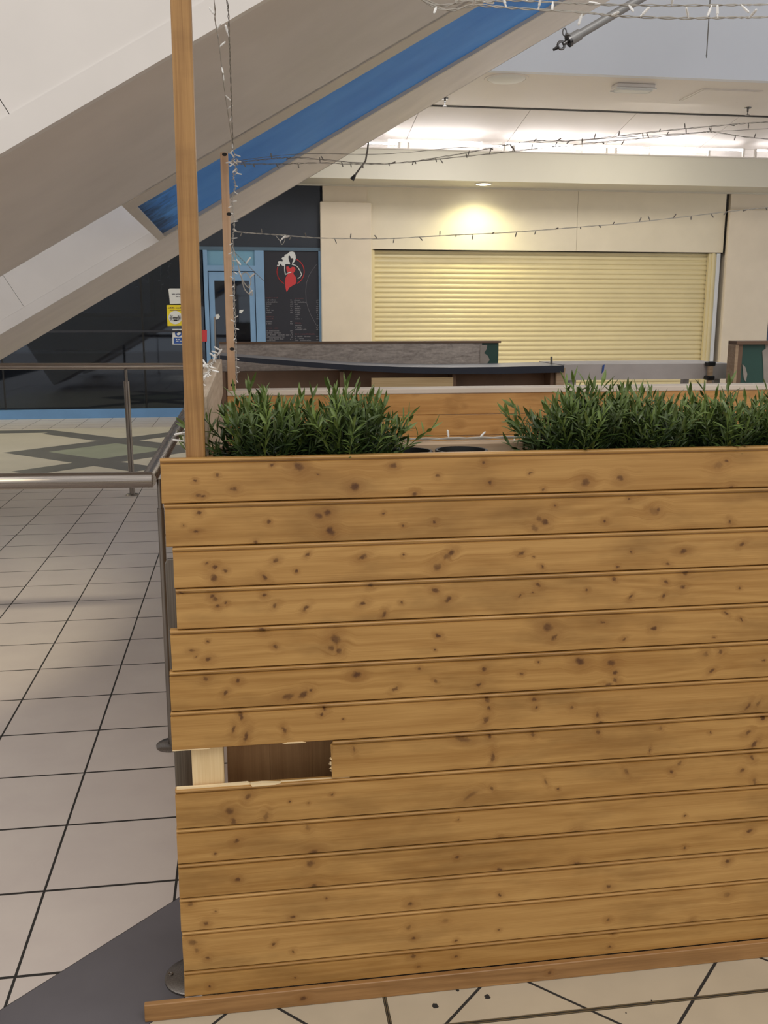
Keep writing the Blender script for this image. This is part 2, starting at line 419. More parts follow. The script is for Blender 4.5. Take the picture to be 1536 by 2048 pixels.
# patterned patch by the dark shop: cream field, dark mitred bands, green diamond
mb = MB(); mb.box(-4.4, .12, 9.5, 13.45, -.02, .0002); mb.build('cream_field', M['farcream'], fl)
def pq(p, q): return ((p+q)/2, (q-p)/2)
def inlay(name, pts, mat): MB().prism(pts, flat, -.02, .0012).build(name, M[mat], fl)
po0, po1, pi0, pi1 = -13.8, -11.5, -13.3, -12.0
qo0, qo1, qi0, qi1 = 8.45, 10.75, 8.93, 10.25
inlay('green_diamond', [pq(pi0, qi0), pq(pi1, qi0), pq(pi1, qi1), pq(pi0, qi1)], 'greentile')
for a, b, c, d in (((po0,qo0),(po1,qo0),(pi1,qi0),(pi0,qi0)), ((po1,qo0),(po1,qo1),(pi1,qi1),(pi1,qi0)),
                   ((po1,qo1),(po0,qo1),(pi0,qi1),(pi1,qi1)), ((po0,qo1),(po0,qo0),(pi0,qi0),(pi0,qi1))):
    inlay('dark_band', [pq(*a), pq(*b), pq(*c), pq(*d)], 'darkband')
inlay('dark_band', [pq(po0, qi1), pq(po0, qo1), (-2.6, 13.35), (-2.55, 13.0), (-2.6, 12.9)], 'darkband')
inlay('dark_band', [(-2.6, 13.35), (-2.55, 13.02), (-4.4, 13.02), (-4.4, 13.35)], 'darkband')
inlay('dark_band', [pq(po0, qo1), pq(pi0, qo1), pq(pi0, qo1+1.6), pq(po0, qo1+1.6)], 'darkband')
inlay('dark_band', [pq(po1, qi1), pq(po1, qo1), pq(po1+1.0, qo1), pq(po1+1.0, qi1)], 'darkband')
inlay('dark_band', [pq(pi1, qo0), pq(po1, qo0), pq(po1, qo0-1.0), pq(pi1, qo0-1.0)], 'darkband')
inlay('dark_band', [pq(po1, qo0), pq(po1, qi0), pq(po1+.9, qi0), pq(po1+.9, qo0)], 'darkband')

# ================================================================== FACADE, CEILING, VOID
F = 14.83
wb = tag(MB().box(-9, 11, 17.8, 17.95, 0, 7).build('wall_back', M['shopwall']), kind='structure')
# fascia over the shutter, two panels with a fine joint
wf = tag(MB().box(1.95, 7.76, F+.03, F+.3, 2.5, 3.46).build('wall_fascia', M['dark']), kind='structure')
XJ = atY(1155, 430, F).x
MB().box(1.946, XJ-.002, F, F+.03, 2.51, 3.43).build('panel', M['cream'], wf)
MB().box(XJ+.002, 7.72, F, F+.03, 2.51, 3.43).build('panel', M['cream'], wf)
# pilasters
t1 = tag(MB().box(1.28, 1.95, F-.02, F+.3, 0, 3.43).build('trim_1', M['gloss_cream']), kind='structure')
MB().box(1.235, 2.005, F-.1, F-.02, 0, 3.18).build('casing', M['gloss_cream'], t1, bevel=.01)
t2 = tag(MB().box(7.79, 8.5, F-.02, F+.3, 0, 3.43).build('trim_2', M['gloss_cream']), kind='structure')
MB().box(7.745, 8.545, F-.1, F-.02, 0, 3.17).build('casing', M['gloss_cream'], t2, bevel=.01)
# roller shutter
rs = thing('roller_shutter', (4.7, F+.1, 0), 'closed cream slatted roller shutter between two cream pilasters', 'shutter')
prof = [(0, 0), (-.014, .012), (-.018, .030), (-.014, .048), (-.004, .062), (0, .066), (0, .074), (.012, .074), (.012, 0)]
sl = MB(); sl.prism(prof, lambda p, d: (d, F+.13+p[0], p[1]), 2.06, 7.52)
slat0 = sl.build('slat', M['shutter'], rs); me = slat0.data
for k in range(1, 34): inst(me, 'slat', rs, Matrix.Translation((0, 0, k*.0745)))
mb = MB(); mb.box(2.01, 2.045, F+.02, F+.2, 0, 2.505); mb.box(2.045, 2.07, F+.04, F+.1, 0, 2.505); mb.build('guide_rail', M['shutter'], rs)
mb = MB(); mb.box(7.51, 7.56, F+.04, F+.1, 0, 2.505); mb.box(7.56, 7.60, F+.02, F+.2, 0, 2.505); mb.box(7.60, 7.64, F+.05, F+.2, 0, 2.505); mb.build('guide_rail', M['shutter'], rs)
MB().box(7.64, 7.70, F+.03, F+.2, 0, 2.505).build('edge_strip', M['fascia_grey'], rs)
MB().box(2.07, 7.51, F+.09, F+.3, 2.515, 2.60).build('shutter_housing', M['dark'], rs)
# bulkhead with soffit and cove
BY = 13.9
b1 = tag(MB().box(-9, 13, BY, BY+.06, 3.40, 3.82).build('wall_bulkhead', M['bulk']), kind='structure')
MB().box(-9, 13, BY+.06, F+.6, 3.43, 3.48).build('soffit_board', M['bulk'], b1)
MB().box(-9, 13, F-.06, F, 3.41, 3.43).build('bead', M['bulk'], b1)
cv = tag(MB().box(-9, 13, BY-.02, BY+.5, 3.80, 3.815).build('trim_3', M['ceil']), kind='structure')
MB().box(-9, 13, BY+.42, BY+.5, 3.815, 4.6).build('back_board', M['ceil'], cv)
for k in range(-7, 8):
    xa, xb = 2.46+k*1.5, 2.46+(k+1)*1.5-.008
    q = [(12.99, 4.26), (BY+.42, 4.0), (BY+.42, 4.03), (12.99, 4.29)]
    MB().prism(q, lambda p, d: (d, p[0], p[1]), xa, xb).build('cove_panel', M['ceil'], cv)
ORD = ('first', 'second', 'third', 'fourth', 'fifth', 'sixth'); cnt = {True: 0, False: 0}
for (pxa, pxb, y) in ((775, 965, 272), (1006, 1150, 273), (1165, 1285, 279), (1300, 1490, 284), (1510, 1650, 290),
                      (640, 800, 284), (815, 1010, 286), (1025, 1215, 290), (1230, 1420, 296)):
    low = (pxa, pxb) in ((640, 800), (815, 1010), (1025, 1215), (1230, 1420))
    z = 3.88 if low else 3.945; Y = BY+.02 if low else BY+.16
    xa, xb = atY(pxa, y, Y).x, atY(pxb, y, Y).x
    tb = thing('fluorescent_tube', ((xa+xb)/2, Y, z), None, 'light', 'cove tubes above the bulkhead')
    tb['label'] = 'lit fluorescent tube in the %s row of the ceiling cove, %s from the left' % ('lower' if low else 'upper', ORD[cnt[low]]); cnt[low] += 1
    MB().tube([(xa+.03, Y, z), (xb-.03, Y, z)], .014, 8).build('glass_tube', M['tube'], tb)
    for x in (xa, xb-.03): MB().box(x, x+.03, Y-.018, Y+.018, 3.815, z+.018).build('lamp_holder', M['ceil'], tb)
ce = tag(MB().box(-9, 13, 11.2, 12.98, 4.2, 4.3).build('ceiling', M['ceil']), kind='structure')
MB().box(-9, 13, 12.93, 12.98, 4.192, 4.2).build('edge_trim', M['dark'], ce)
MB().box(-9, 13, 12.98, 12.99, 4.19, 4.27).build('shadow_gap', M['dark'], ce)
wu = tag(MB().box(-9, 13, 11.1, 11.2, 4.2, 8.5).build('wall_upper', M['fascia_grey']), kind='structure')
# ceiling fittings
def ceilpt(px, py): return atZ(px, py, 4.2)
c = ceilpt(1013, 157)
d1 = thing('ceiling_disc', c, 'flat round white disc set in the pale ceiling', 'ceiling fitting')
MB().lathe(c, [(.22, 0), (.22, -.006), (.19, -.022), (.05, -.03)], 32).build('cover', M['paper'], d1, smooth=True)
MB().lathe(c, [(.26, 0), (.255, -.008), (.225, -.008), (.222, 0)], 32).build('rim', M['ceil'], d1, smooth=True)
c = ceilpt(1267, 170)
d2 = thing('emergency_light', c, 'small rectangular clear box light on the pale ceiling', 'light')
MB().box(c.x-.24, c.x+.24, c.y-.1, c.y+.1, 4.15, 4.2).build('back_plate', M['white'], d2, bevel=.01)
mb = MB(); mb.box(c.x-.22, c.x+.22, c.y-.09, c.y+.09, 4.125, 4.15); mb.build('diffuser', M['paper'], d2, bevel=.025)
mb = MB()
for s in (-1, 1): mb.box(c.x-.25, c.x+.25, c.y+s*.1-.008, c.y+s*.1+.008, 4.135, 4.15)
mb.build('lens_rim', M['paper'], d2)
q = [atZ(x, y, 4.2) for x, y in ((1365, 199), (1412, 178), (1505, 181), (1468, 203))]
hx0, hx1, hy0, hy1 = q[0].x, q[2].x+.1, q[1].y-.0, q[0].y
hy0, hy1 = min(hy0, hy1), max(hy0, hy1)
h = thing('ceiling_hatch', ((hx0+hx1)/2, (hy0+hy1)/2, 4.2), 'square access hatch in the pale ceiling', 'hatch')
MB().box(hx0, hx1, hy0, hy1, 4.188, 4.2).build('hatch_panel', M['ceil'], h)
mb = MB()
mb.box(hx0-.03, hx1+.03, hy0-.03, hy0-.005, 4.19, 4.2); mb.box(hx0-.03, hx1+.03, hy1+.005, hy1+.03, 4.19, 4.2)
mb.box(hx0-.03, hx0-.005, hy0, hy1, 4.19, 4.2); mb.box(hx1+.005, hx1+.03, hy0, hy1, 4.19, 4.2); mb.build('hatch_frame', M['ceil'], h)
for px, py, lb in ((890, 196, 'small pendant sprinkler head near the escalator edge'), (1496, 215, 'small pendant sprinkler head beside the ceiling hatch')):
    c = ceilpt(px, py)
    s = thing('sprinkler_head', c, lb, 'sprinkler', 'ceiling sprinklers')
    MB().lathe(c, [(.045, 0), (.04, -.012), (.012, -.014), (.012, -.05), (.006, -.055), (.006, -.09)], 12).build('body', M['chrome'], s)
    MB().lathe(c, [(.004, -.09), (.03, -.093), (.03, -.097), (.004, -.1)], 12).build('deflector', M['chrome'], s)
# downlight in the shop soffit
DY = 14.5
c = atZ(967, 368, 3.425); 
d3 = thing('downlight', c, 'lit yellowish downlight in the soffit above the shutter', 'light')
MB().lathe((c.x, c.y, 3.43), [(.13, 0), (.13, -.008), (.11, -.014), (.1, -.006)], 24).build('trim_ring', M['white'], d3, smooth=True)
MB().lathe((c.x, c.y, 3.43), [(.1, 0), (.1, -.012), (.05, -.018), (.01, -.019)], 24).build('lens', M['lamp'], d3, smooth=True)
ld = bpy.data.lights.new('downlight_beam', 'SPOT'); ld.energy = 90; ld.color = (1, .93, .5); ld.spot_size = math.radians(150); ld.spot_blend = .9; ld.shadow_soft_size = .08
lo = bpy.data.objects.new('downlight_beam', ld); COL.objects.link(lo); lo.location = (c.x, min(c.y, 14.6), 3.40)

d3 = thing('downlight', (-3.3, 14.45, 3.43), 'added lit downlight in the shop soffit, unseen behind the escalators', 'light')  # extra lamp added for its glow on the floor, out of sight
MB().lathe((-3.3, 14.45, 3.43), [(.13, 0), (.13, -.008), (.11, -.014), (.1, -.006)], 24).build('trim_ring', M['white'], d3, smooth=True)
MB().lathe((-3.3, 14.45, 3.43), [(.1, 0), (.1, -.012), (.05, -.018), (.01, -.019)], 24).build('lens', M['lamp'], d3, smooth=True)
lo = bpy.data.objects.new('downlight_beam', ld); COL.objects.link(lo); lo.location = (-3.3, 14.45, 3.40)
# ------------------------------------------------ dark shop on the left
DX0 = -.50
w1 = tag(MB().box(-9, DX0, F-.02, F+.12, 0, .135).build('window_1', M['bluesill']), kind='structure')
for xa, xb in ((-9, -5.6), (-5.58, -3.5), (-3.48, -1.45), (-1.43, DX0-.03)):
    MB().box(xa, xb, F+.04, F+.052, .135, 2.52).build('pane', M['glass'], w1)
for x in (-5.59, -3.49, -1.44): MB().box(x-.02, x+.02, F+.045, F+.08, .135, 2.52).build('mullion', M['black'], w1)
MB().box(-9, DX0, F+.02, F+.09, 1.27, 1.30).build('transom', M['board'], w1)
# navy fascia above door and board
tag(MB().box(-9, 1.24, F-.01, F+.2, 2.52, 3.43).build('wall_sign_fascia', M['navy']), kind='structure')
tag(MB().box(-9, 1.24, F-.03, F+.03, 2.47, 2.52).build('trim_4', M['mutedblue']), kind='structure')
# blue door with transom light
d = thing('door_1', (-.08, F, 0), kind='structure')
mb = MB(); mb.box(-.51, -.45, F-.03, F+.06, 0, 2.47); mb.box(.25, .37, F-.03, F+.06, 0, 2.47); mb.box(-.45, .25, F-.03, F+.06, 2.17, 2.25); mb.build('door_frame', M['blue'], d)
MB().box(-.45, .25, F+.0, F+.02, 2.25, 2.47).build('transom_light', M['blueglass'], d)
mb = MB(); mb.box(-.44, -.36, F-.01, F+.03, .02, 2.16); mb.box(.16, .24, F-.01, F+.03, .02, 2.16); mb.box(-.36, .16, F-.01, F+.03, 2.03, 2.16); mb.box(-.36, .16, F-.01, F+.03, .02, .2); mb.build('door_leaf', M['blue'], d)
MB().box(-.36, .16, F+.005, F+.015, .2, 2.03).build('pane', M['glass'], d)
MB().tube([(-.37, F-.07, .9), (-.37, F-.07, 1.5)], .014, 8).build('door_handle', M['steelZ'], d)
# shop interior behind the glass
tag(MB().box(-9, 1.24, F+.12, 17.8, -.003, .005).build('floor_shop', M['shopwall']), kind='structure')
tag(MB().box(1.24, 1.3, F+.12, 17.8, 0, 3.4).build('wall_shop', M['shopwall']), kind='structure')
tag(MB().box(-9, 1.3, F+.2, 17.8, 2.8, 2.9).build('ceiling_shop', M['shopwall']), kind='structure')
s = thing('shop_counter', (-3.2, 16.4, 0), 'dim counter with pale top behind the dark shop glass', 'counter')
MB().box(-4.6, -1.6, 16.2, 16.7, 0, .92).build('body', M['navyedge'], s); MB().box(-4.65, -1.55, 16.15, 16.75, .92, .96).build('worktop', M['greytop'], s)
s = thing('back_window_frame', (-2.3, 17.7, 1.5), 'dim window frame added on the back wall of the dark shop', 'window frame')  # frame added to suggest the dim window shapes in the shop glass
mb = MB(); mb.box(-3.0, -1.5, 17.72, 17.8, 1.5, 1.56); mb.box(-3.0, -1.5, 17.72, 17.8, 2.5, 2.56); mb.box(-3.0, -2.94, 17.72, 17.8, 1.56, 2.5); mb.box(-1.56, -1.5, 17.72, 17.8, 1.56, 2.5); mb.build('frame', M['black'], s)
MB().box(-2.94, -1.56, 17.76, 17.78, 1.56, 2.5).build('window_glass', M['chrome'], s)
# dark shop at far right
w2 = tag(MB().box(8.56, 13, F+.1, F+.2, 0, 3.43).build('window_2', M['navy']), kind='structure')
MB().box(8.6, 12.9, F+.07, F+.08, .2, 3.2).build('pane', M['glass'], w2)

# notices on the glass
def flatpoly(pts, Y, mat, name, parent, th=.003):
    w = [atY(x, y, Y) for x, y in pts]
    return MB().prism([(k.x, k.z) for k in w], lambda p, d: (p[0], d, p[1]), Y-th, Y).build(name, M[mat], parent)
def rect(x0, y0, x1, y1): return [(x0, y0), (x1, y0), (x1, y1), (x0, y1)]
def disc(cx, cy, rx, ry=None, n=24): return [(cx+rx*math.cos(2*PI*k/n), cy+(ry or rx)*math.sin(2*PI*k/n)) for k in range(n)]
def stroke(pts, w, Y, mat, name, parent, th=.003):
    mb = MB()
    for a, b in zip(pts[:-1], pts[1:]):
        dx, dy = b[0]-a[0], b[1]-a[1]; L = math.hypot(dx, dy) or 1; nx, ny = -dy/L*w/2, dx/L*w/2; ex, ey = dx/L*w*.3, dy/L*w*.3
        q = [atY(x, y, Y) for x, y in ((a[0]+nx-ex, a[1]+ny-ey), (b[0]+nx+ex, b[1]+ny+ey), (b[0]-nx+ex, b[1]-ny+ey), (a[0]-nx-ex, a[1]-ny-ey))]
        mb.prism([(k.x, k.z) for k in q], lambda p, d: (p[0], d, p[1]), Y-th, Y)
    return mb.build(name, M[mat], parent)
def textrow(mb, x0, x1, y, hpx, Y, th=.002):
    x = x0
    while x < x1:
        w = random.uniform(.8, 1.5)*hpx*.55
        if random.random() < .14: x += w; continue
        hh = hpx*random.choice((.7, .7, 1.0))
        q = [atY(a, b, Y) for a, b in rect(x, y+hpx/2-hh, min(x+w, x1), y+hpx/2)]
        mb.prism([(k.x, k.z) for k in q], lambda p, d: (p[0], d, p[1]), Y-th, Y); x += w*1.25
GY = F+.035
n1 = thing('notice', atY(355, 608, GY), 'white paper notice on the dark glass, topmost of three by the post', 'sign')
flatpoly([(337, 579), (339, 577), (374, 577), (374, 607), (340, 608)], GY, 'paper', 'sheet', n1)
mb = MB(); textrow(mb, 344, 372, 588, 2.2, GY-.004); textrow(mb, 352, 370, 593, 2, GY-.004); mb.build('small_print', M['greyprint'], n1)
n2 = thing('distancing_sign', atY(350, 652, GY), 'yellow sign with a white disc of two spaced figures on the dark glass', 'sign')
flatpoly([(333, 611), (335, 610), (372, 610), (372, 651), (335, 652)], GY, 'yellow', 'sheet', n2)
flatpoly(disc(350.5, 635, 13.5), GY-.004, 'paper', 'white_disc', n2)
for s in (-1, 1):
    stroke([(350.5+s*6, 631), (350.5+s*8.5, 636), (350.5+s*6, 641)], 1.6, GY-.008, 'greyprint', 'figure', n2)
    stroke([(350.5+s*9, 630), (350.5+s*10.5, 636), (350.5+s*9, 641)], 1.0, GY-.008, 'greyprint', 'figure', n2)
mb = MB(); textrow(mb, 345.5, 357, 635.5, 3.4, GY-.008); mb.build('distance_text', M['black'], n2)
flatpoly(rect(347, 639, 355, 642), GY-.008, 'black', 'bar', n2)
mb = MB(); textrow(mb, 336, 371, 615.5, 2.6, GY-.004); textrow(mb, 340, 369, 620, 2, GY-.004); mb.build('heading', M['dimprint'], n2)
n3 = thing('hand_washing_sign', atY(357, 688, GY), 'blue and white hand washing sign low on the dark glass', 'sign')
flatpoly(rect(345, 658, 374, 689), GY, 'paper', 'sheet', n3)
flatpoly(disc(357, 666.5, 7), GY-.004, 'signblue', 'blue_disc', n3)
flatpoly([(353, 668), (356, 665), (360, 664.5), (362, 666), (360, 669), (356, 671)], GY-.008, 'paper', 'hand_symbol', n3)
flatpoly(rect(347.5, 675, 374, 687), GY-.004, 'signblue', 'blue_panel', n3)
mb = MB(); textrow(mb, 351, 370, 678.5, 2.8, GY-.008); textrow(mb, 353, 368, 682, 2.2, GY-.008); mb.build('caption', M['paper'], n3)
n4 = thing('door_sticker', atY(411, 683, F-.05), 'small red sticker on the blue door frame beside the post', 'sticker')
flatpoly(rect(403, 660, 414, 683), F-.031, 'redprint', 'sheet', n4)
for pts, lb in (([(427, 630), (437, 628), (440, 633), (438, 637), (430, 640)], 'torn white paper scrap on the dark door glass, left of the thin post'),
                ([(479, 620), (488, 619), (483, 627), (478, 625)], 'torn white paper scrap on the door glass just right of the thin post'),
                ([(503, 619), (509, 618), (508, 626)], 'torn white paper scrap near the right edge of the door glass'),
                ([(504, 660), (510, 657), (509, 663)], 'lowest torn white paper scrap on the door glass')):
    o = flatpoly(pts, F-.0, 'paper', 'paper_scrap', None); tag(o, lb, 'paper', 'paper scraps on the shop door')
# menu board with the lady logo
MY = F-.0
mbd = thing('menu_board', (.79, F, .6), 'dark price board with a white haired lady in red dress logo', 'sign')
MB().box(.385, 1.205, F-.0, F+.03, .25, 2.465).build('board', M['board'], mbd)
mb = MB(); mb.box(1.205, 1.235, F-.03, F+.03, .2, 2.47); mb.box(.37, .385, F-.03, F+.03, .2, 2.47); mb.build('edge_frame', M['blue'], mbd)
def zp(pts): return [(510+x/9.307, 480+y/9.307) for x, y in pts]
LY = F-.001
hair = [(600,262),(640,222),(690,208),(732,230),(755,280),(760,340),(745,390),(718,422),(706,448),(690,440),(690,420),(712,385),(715,350),(690,335),(668,345),(655,300),(640,288),(625,300),(622,335),(632,390),(655,430),(642,455),(600,445),(570,450),(545,485),(510,482),(480,450),(462,432),(458,470),(432,495),(408,480),(416,462),(440,465),(442,442),(420,428),(440,395),(480,395),(510,402),(520,380),(495,340),(520,315),(545,320),(550,282),(580,265)]
flatpoly(zp(hair), LY, 'whiteprint', 'logo_hair', mbd)
dress = [(585,495),(620,495),(655,530),(690,500),(735,505),(755,545),(735,590),(715,610),(720,640),(760,690),(772,760),(765,810),(700,850),(640,885),(615,930),(590,968),(575,920),(560,840),(558,770),(570,700),(600,650),(610,615),(590,570),(582,530)]
flatpoly(zp(dress), LY, 'redprint', 'logo_dress', mbd)
stroke(zp([(553,470),(550,560),(566,645),(612,616),(672,600)]), 1.7, LY-.004, 'whiteprint', 'logo_arm', mbd)
stroke(zp([(690,455),(760,475),(800,510),(840,580),(868,640),(840,690),(800,715)]), 1.5, LY-.004, 'whiteprint', 'logo_arm', mbd)
arc = lambda a0, a1, n=16: [(662+253*math.cos(math.radians(a0+(a1-a0)*k/n)), 587+253*math.sin(math.radians(a0+(a1-a0)*k/n))) for k in range(n+1)]
stroke(zp(arc(-62, 60)), 1.7, LY, 'redprint', 'logo_ring', mbd)
stroke(zp(arc(198, 120)), 1.7, LY, 'redprint', 'logo_ring', mbd)
stroke(zp([(1150,450),(1060,570),(1000,670),(958,800),(942,950),(952,1130),(985,1260),(1030,1380),(1145,1590)]), .7, LY, 'greyprint', 'sweeping_line', mbd)
heads = MB(); rows = MB()
for x0, x1, y in ((200,420,1075),(745,900,1085),(205,345,1425),(205,345,1465),(210,430,1640),(745,880,1545),(750,1115,1750)): textrow(heads, 510+x0/9.307, 510+x1/9.307, 480+y/9.307, 2.4, LY)
for x0, x1, y in ((200,385,1115),(200,415,1155),(205,305,1192),(205,265,1230),(205,265,1268),(208,345,1305),(208,305,1345),(212,318,1518),(212,305,1556),
                  (218,455,1690),(218,490,1728),(218,640,1765),(218,550,1803),(218,530,1838),(220,380,1870),
                  (730,840,1120),(730,950,1157),(735,795,1195),(735,838,1235),(738,850,1272),(738,835,1310),(740,835,1350),(742,832,1388),(742,805,1425),(742,878,1465),
                  (748,870,1588),(748,860,1625),(750,962,1665),(752,1030,1795),(752,905,1832),(752,1040,1865)): textrow(rows, 510+x0/9.307, 510+x1/9.307, 480+y/9.307, 2.6, LY)
for y in (1115,1155,1192,1230,1268,1305,1345,1518,1556,1690,1728,1765,1803,1850): textrow(rows, 510+655/9.307, 510+700/9.307, 480+y/9.307, 2.4, LY)
for y in (1120,1157,1195,1235,1272,1310,1350,1388,1425,1465,1588,1625,1665,1795,1850): textrow(rows, 510+1140/9.307, 510+1180/9.307, 480+y/9.307, 2.4, LY)
tag(heads.build('headings', M['dimprint'], mbd), kind='stuff'); tag(rows.build('price_rows', M['greyprint'], mbd), kind='stuff')

# ================================================================== ESCALATORS
TAN = math.tan(math.radians(30)); Z0 = 2.34; C30, S30 = math.cos(PI/6), math.sin(PI/6)
def inc(s, h, y):                       # s along the incline from X=0, h perpendicular to it, upward
    return (s*C30-h*S30, y, Z0+s*S30+h*C30)
def slab(mb, s0, s1, h0, h1, y0, y1):
    return mb.prism([(s0, h0), (s1, h0), (s1, h1), (s0, h1)], lambda p, d: inc(p[0], p[1], d), y0, y1)
SA, SB = -4.5, 8.0
def escalator(y0, y1, joint, label):
    e = thing('escalator', (SA*C30, (y0+y1)/2, 0), label, 'escalator', 'paired escalators')
    slab(MB(), SA, SB, 0, .03, y0+.004, y1).build('soffit', M['taupe'], e)
    slab(MB(), SA, SB, .03, 1.0, y0+.03, y1-.03).build('truss', M['taupe'], e)
    slab(MB(), SA, SB, -.002, .075, y0-.006, y0+.03).build('edge_trim', M['white'], e)
    k = joint-1.6*3
    while k < SB:
        a, b = max(k+.0012, SA), min(k+1.6-.0012, SB)
        if b > a: slab(MB(), a, b, .0762, 1.25, y0, y0+.03).build('side_panel', M['white'], e)
        k += 1.6
    slab(MB(), SA, SB, 0, 1.25, y1-.03, y1+.006).build('back_panel', M['white'], e)
    slab(MB(), SA, SB, 1.25, 1.32, y0-.02, y0+.12).build('handrail', M['black'], e, bevel=.02)
    return e
def sof(px, py, Y):
    p = atY(px, py, Y); return p.x*C30+(p.z-Z0)*S30
e1 = escalator(3.0, 4.9, sof(26, 240, 3.0), 'near escalator with white side and wide taupe underside')
e2 = escalator(7.1, 8.9, sof(31, 588, 7.1), 'far escalator whose white side shows below the blue soffit')
bp = thing('soffit_infill', (0, 6, Z0), 'sloping bright blue soffit panel with grimy end between the two escalators', 'soffit panel')
SR = -.545/C30
slab(MB(), SR+.02, SB, .02, .05, 5.18, 7.02).build('blue_panel', M['bluesoffit'], bp)
slab(MB(), SR, SB, -.004, .05, 4.907, 5.18).build('cream_strip', M['cream_lip'], bp)
slab(MB(), SR, SB, -.004, .05, 7.02, 7.093).build('cream_strip', M['cream_lip'], bp)
slab(MB(), SR, SR+.05, -.006, .09, 5.18, 7.02).build('end_lip', M['cream_lip'], bp)
# cable hanging off the far escalator edge
pts = [atY(738, 276, 8.87), atY(735, 300, 8.87), atY(731, 322, 8.87), atY(716, 342, 8.85), atY(704, 359, 8.85)]
hc = thing('hanging_cable', pts[0], 'short dark cable dangling from the lower edge of the far escalator', 'cable')
MB().tube(pts, .008, 6).build('wire', M['darkcable'], hc); MB().tube([pts[-2].lerp(pts[-1], .5), pts[-1]], [.012, .022], 8).build('plug', M['black'], hc)
pts = [(*atY(1413, 110, 10.2).xy, 8.4), atY(1413, 110, 10.2)]
hc = thing('suspension_wire', pts[1], 'thin straight wire hanging at the top right in front of the grey fascia', 'wire')
MB().tube(pts, .006, 6).build('wire', M['darkcable'], hc); MB().tube([pts[1], pts[1]-Vector((0, 0, .03))], [.009, .004], 6).build('ferrule', M['chrome'], hc)

# ================================================================== FRONT PLANTER
PF, PT = 1.866, .018                     # face of the boards, their thickness
planter = thing('planter_box', (.8, 1.95, 0), 'tall planter box clad in honey stained pine boards with a broken board', 'planter')
KN = {}
def K(row, *ks): KN.setdefault(row, []).extend(ks)
K(1,(434,950,3),(390,962,3),(397,991,4.5),(406,992,4),(462,978,3),(471,978,5),(545,930,3),(597,933,9,1.3,.6),(636,949,2),(709,973,9,1,.3),(787,931,6),(877,951,4),(829,988,5),(968,926,4),(981,965,4),(1060,946,3),(1087,978,3),(1171,965,9,1.2,-.3),(1240,956,7),(1453,922,4),(1437,930,9,1.3,0,.4),(1462,976,4.5))
K(2,(869,1044,4),(766,1026,2.5),(807,1051,3),(1091,1044,7),(1080,1038,6,1.5,.7,.7),(1069,1056,6,1.6,.5,.7),(1110,1011,3),(399,1026,4.5),(368,1051,2.5),(394,1062,2.5,2.5,0),(537,1044,4),(512,1086,4),(655,1026,7),(638,1032,6,1.3,.6),(661,1062,8,1.3,.8),(1317,1020,5),(1308,1022,9,1.6,.5,.4),(1258,998,3),(1210,1043,4),(1460,1044,4,1.5,1))
K(3,(413,1127,3),(431,1134,5),(450,1142,4),(428,1156,7,1.2,1),(551,1122,4,1.8,-.5),(529,1155,4,1.8,.7),(592,1142,3),(616,1109,3,1.8,-.8),(725,1114,5,2,-.4),(902,1106,6,1.4,-.7),(893,1114,6,1.4,-.6,.6),(876,1134,9,1,0,.8),(1042,1107,4,2,-.4),(1068,1114,2),(1084,1134,3,1.6,.6),(807,1111,2.5),(1367,1102,5,2,-.2),(1236,1134,3),(1484,1088,4,2,-.5),(1262,1103,3),(1335,1128,3,2,.3))
K(4,(358,1184,1.8,4.5,0,1),(361,1188,1.6,4,0,1),(741,1171,5,1,0,.7),(726,1208,5,1.5,-.4),(767,1229,4,2.2,-1.1),(803,1205,3),(871,1181,4.5,2,.5),(897,1199,4.5,2.2,-.6),(1076,1170,4,1.6,.6),(1039,1192,3,2,-.5),(1066,1185,2),(425,1193,5),(528,1190,4),(431,1198,5),(436,1212,4.5),(452,1207,3),(550,1212,4,1.8,-.7),(612,1217,4,1.8,-.8),(1229,1158,3,1.8,.6),(1331,1164,3,1.8,.6),(1366,1174,5),(1372,1146,5,1.5,0,.8),(1175,1180,3),(1262,1194,3,2,-.9),(1327,1192,3,2,-.9),(1480,1176,3))
K(5,(415,1283,2.5),(383,1301,3,2,0),(393,1313,2.5),(417,1318,5,1.5,-.2),(525,1260,5,1.5,.3),(551,1294,4,1.6,.5),(670,1278,10,1.2,1,.85),(663,1297,7,1,0,.85),(678,1301,6,1.2,1,.8),(1095,1254,10,1.2,.3,.9),(1109,1275,5,2,-.8),(1206,1245,3,2,.4),(1248,1278,3,2,-.5),(1308,1256,5,1.4,-.2),(1453,1227,3,2,.6),(1482,1239,3,2,.6),(877,1272,3.5,2,.5),(870,1300,2.5),(1430,1275,2))
K(6,(412,1357,5),(476,1362,5),(451,1386,4,1.6,-.7),(576,1393,7,2,-.2,.85),(607,1389,7,1.6,-.7,.95),(623,1380,4),(968,1339,4),(1043,1348,3.5),(959,1369,4,1.5,-.6),(1076,1324,3,1,1),(1159,1323,9,1.3,.3),(1223,1326,8,1.2,.3),(1231,1345,5),(1231,1360,6,1,1),(1217,1370,6,1.6,-.3,.7),(1411,1308,7,1,0,.6),(1441,1303,6,1,1,.8),(1422,1342,4,2,-.6),(1527,1320,3),(713,1350,8,1.3,.1),(838,1337,3),(870,1362,3,2,.7),(790,1378,4,1.8,-.6))
K(7,(482,1432,5,2.2,1.2),(493,1473,5,2.6,-1.3),(467,1458,4,2.4,-1.4,.8),(569,1460,4,2,1.3),(649,1416,5,1.4,1.2),(644,1429,4),(687,1439,2),(975,1399,6,1.4,1,.85),(972,1440,5,2,-1.1,.9),(978,1417,4,1.5,1),(1068,1399,5),(1072,1415,3.5),(1144,1415,4,1,0,.6),(1196,1430,4.5,1.6,1.3),(1200,1445,4.5),(1496,1413,4,2.8,-1.1,.85),(1517,1407,3.5,2.4,-1,.6))
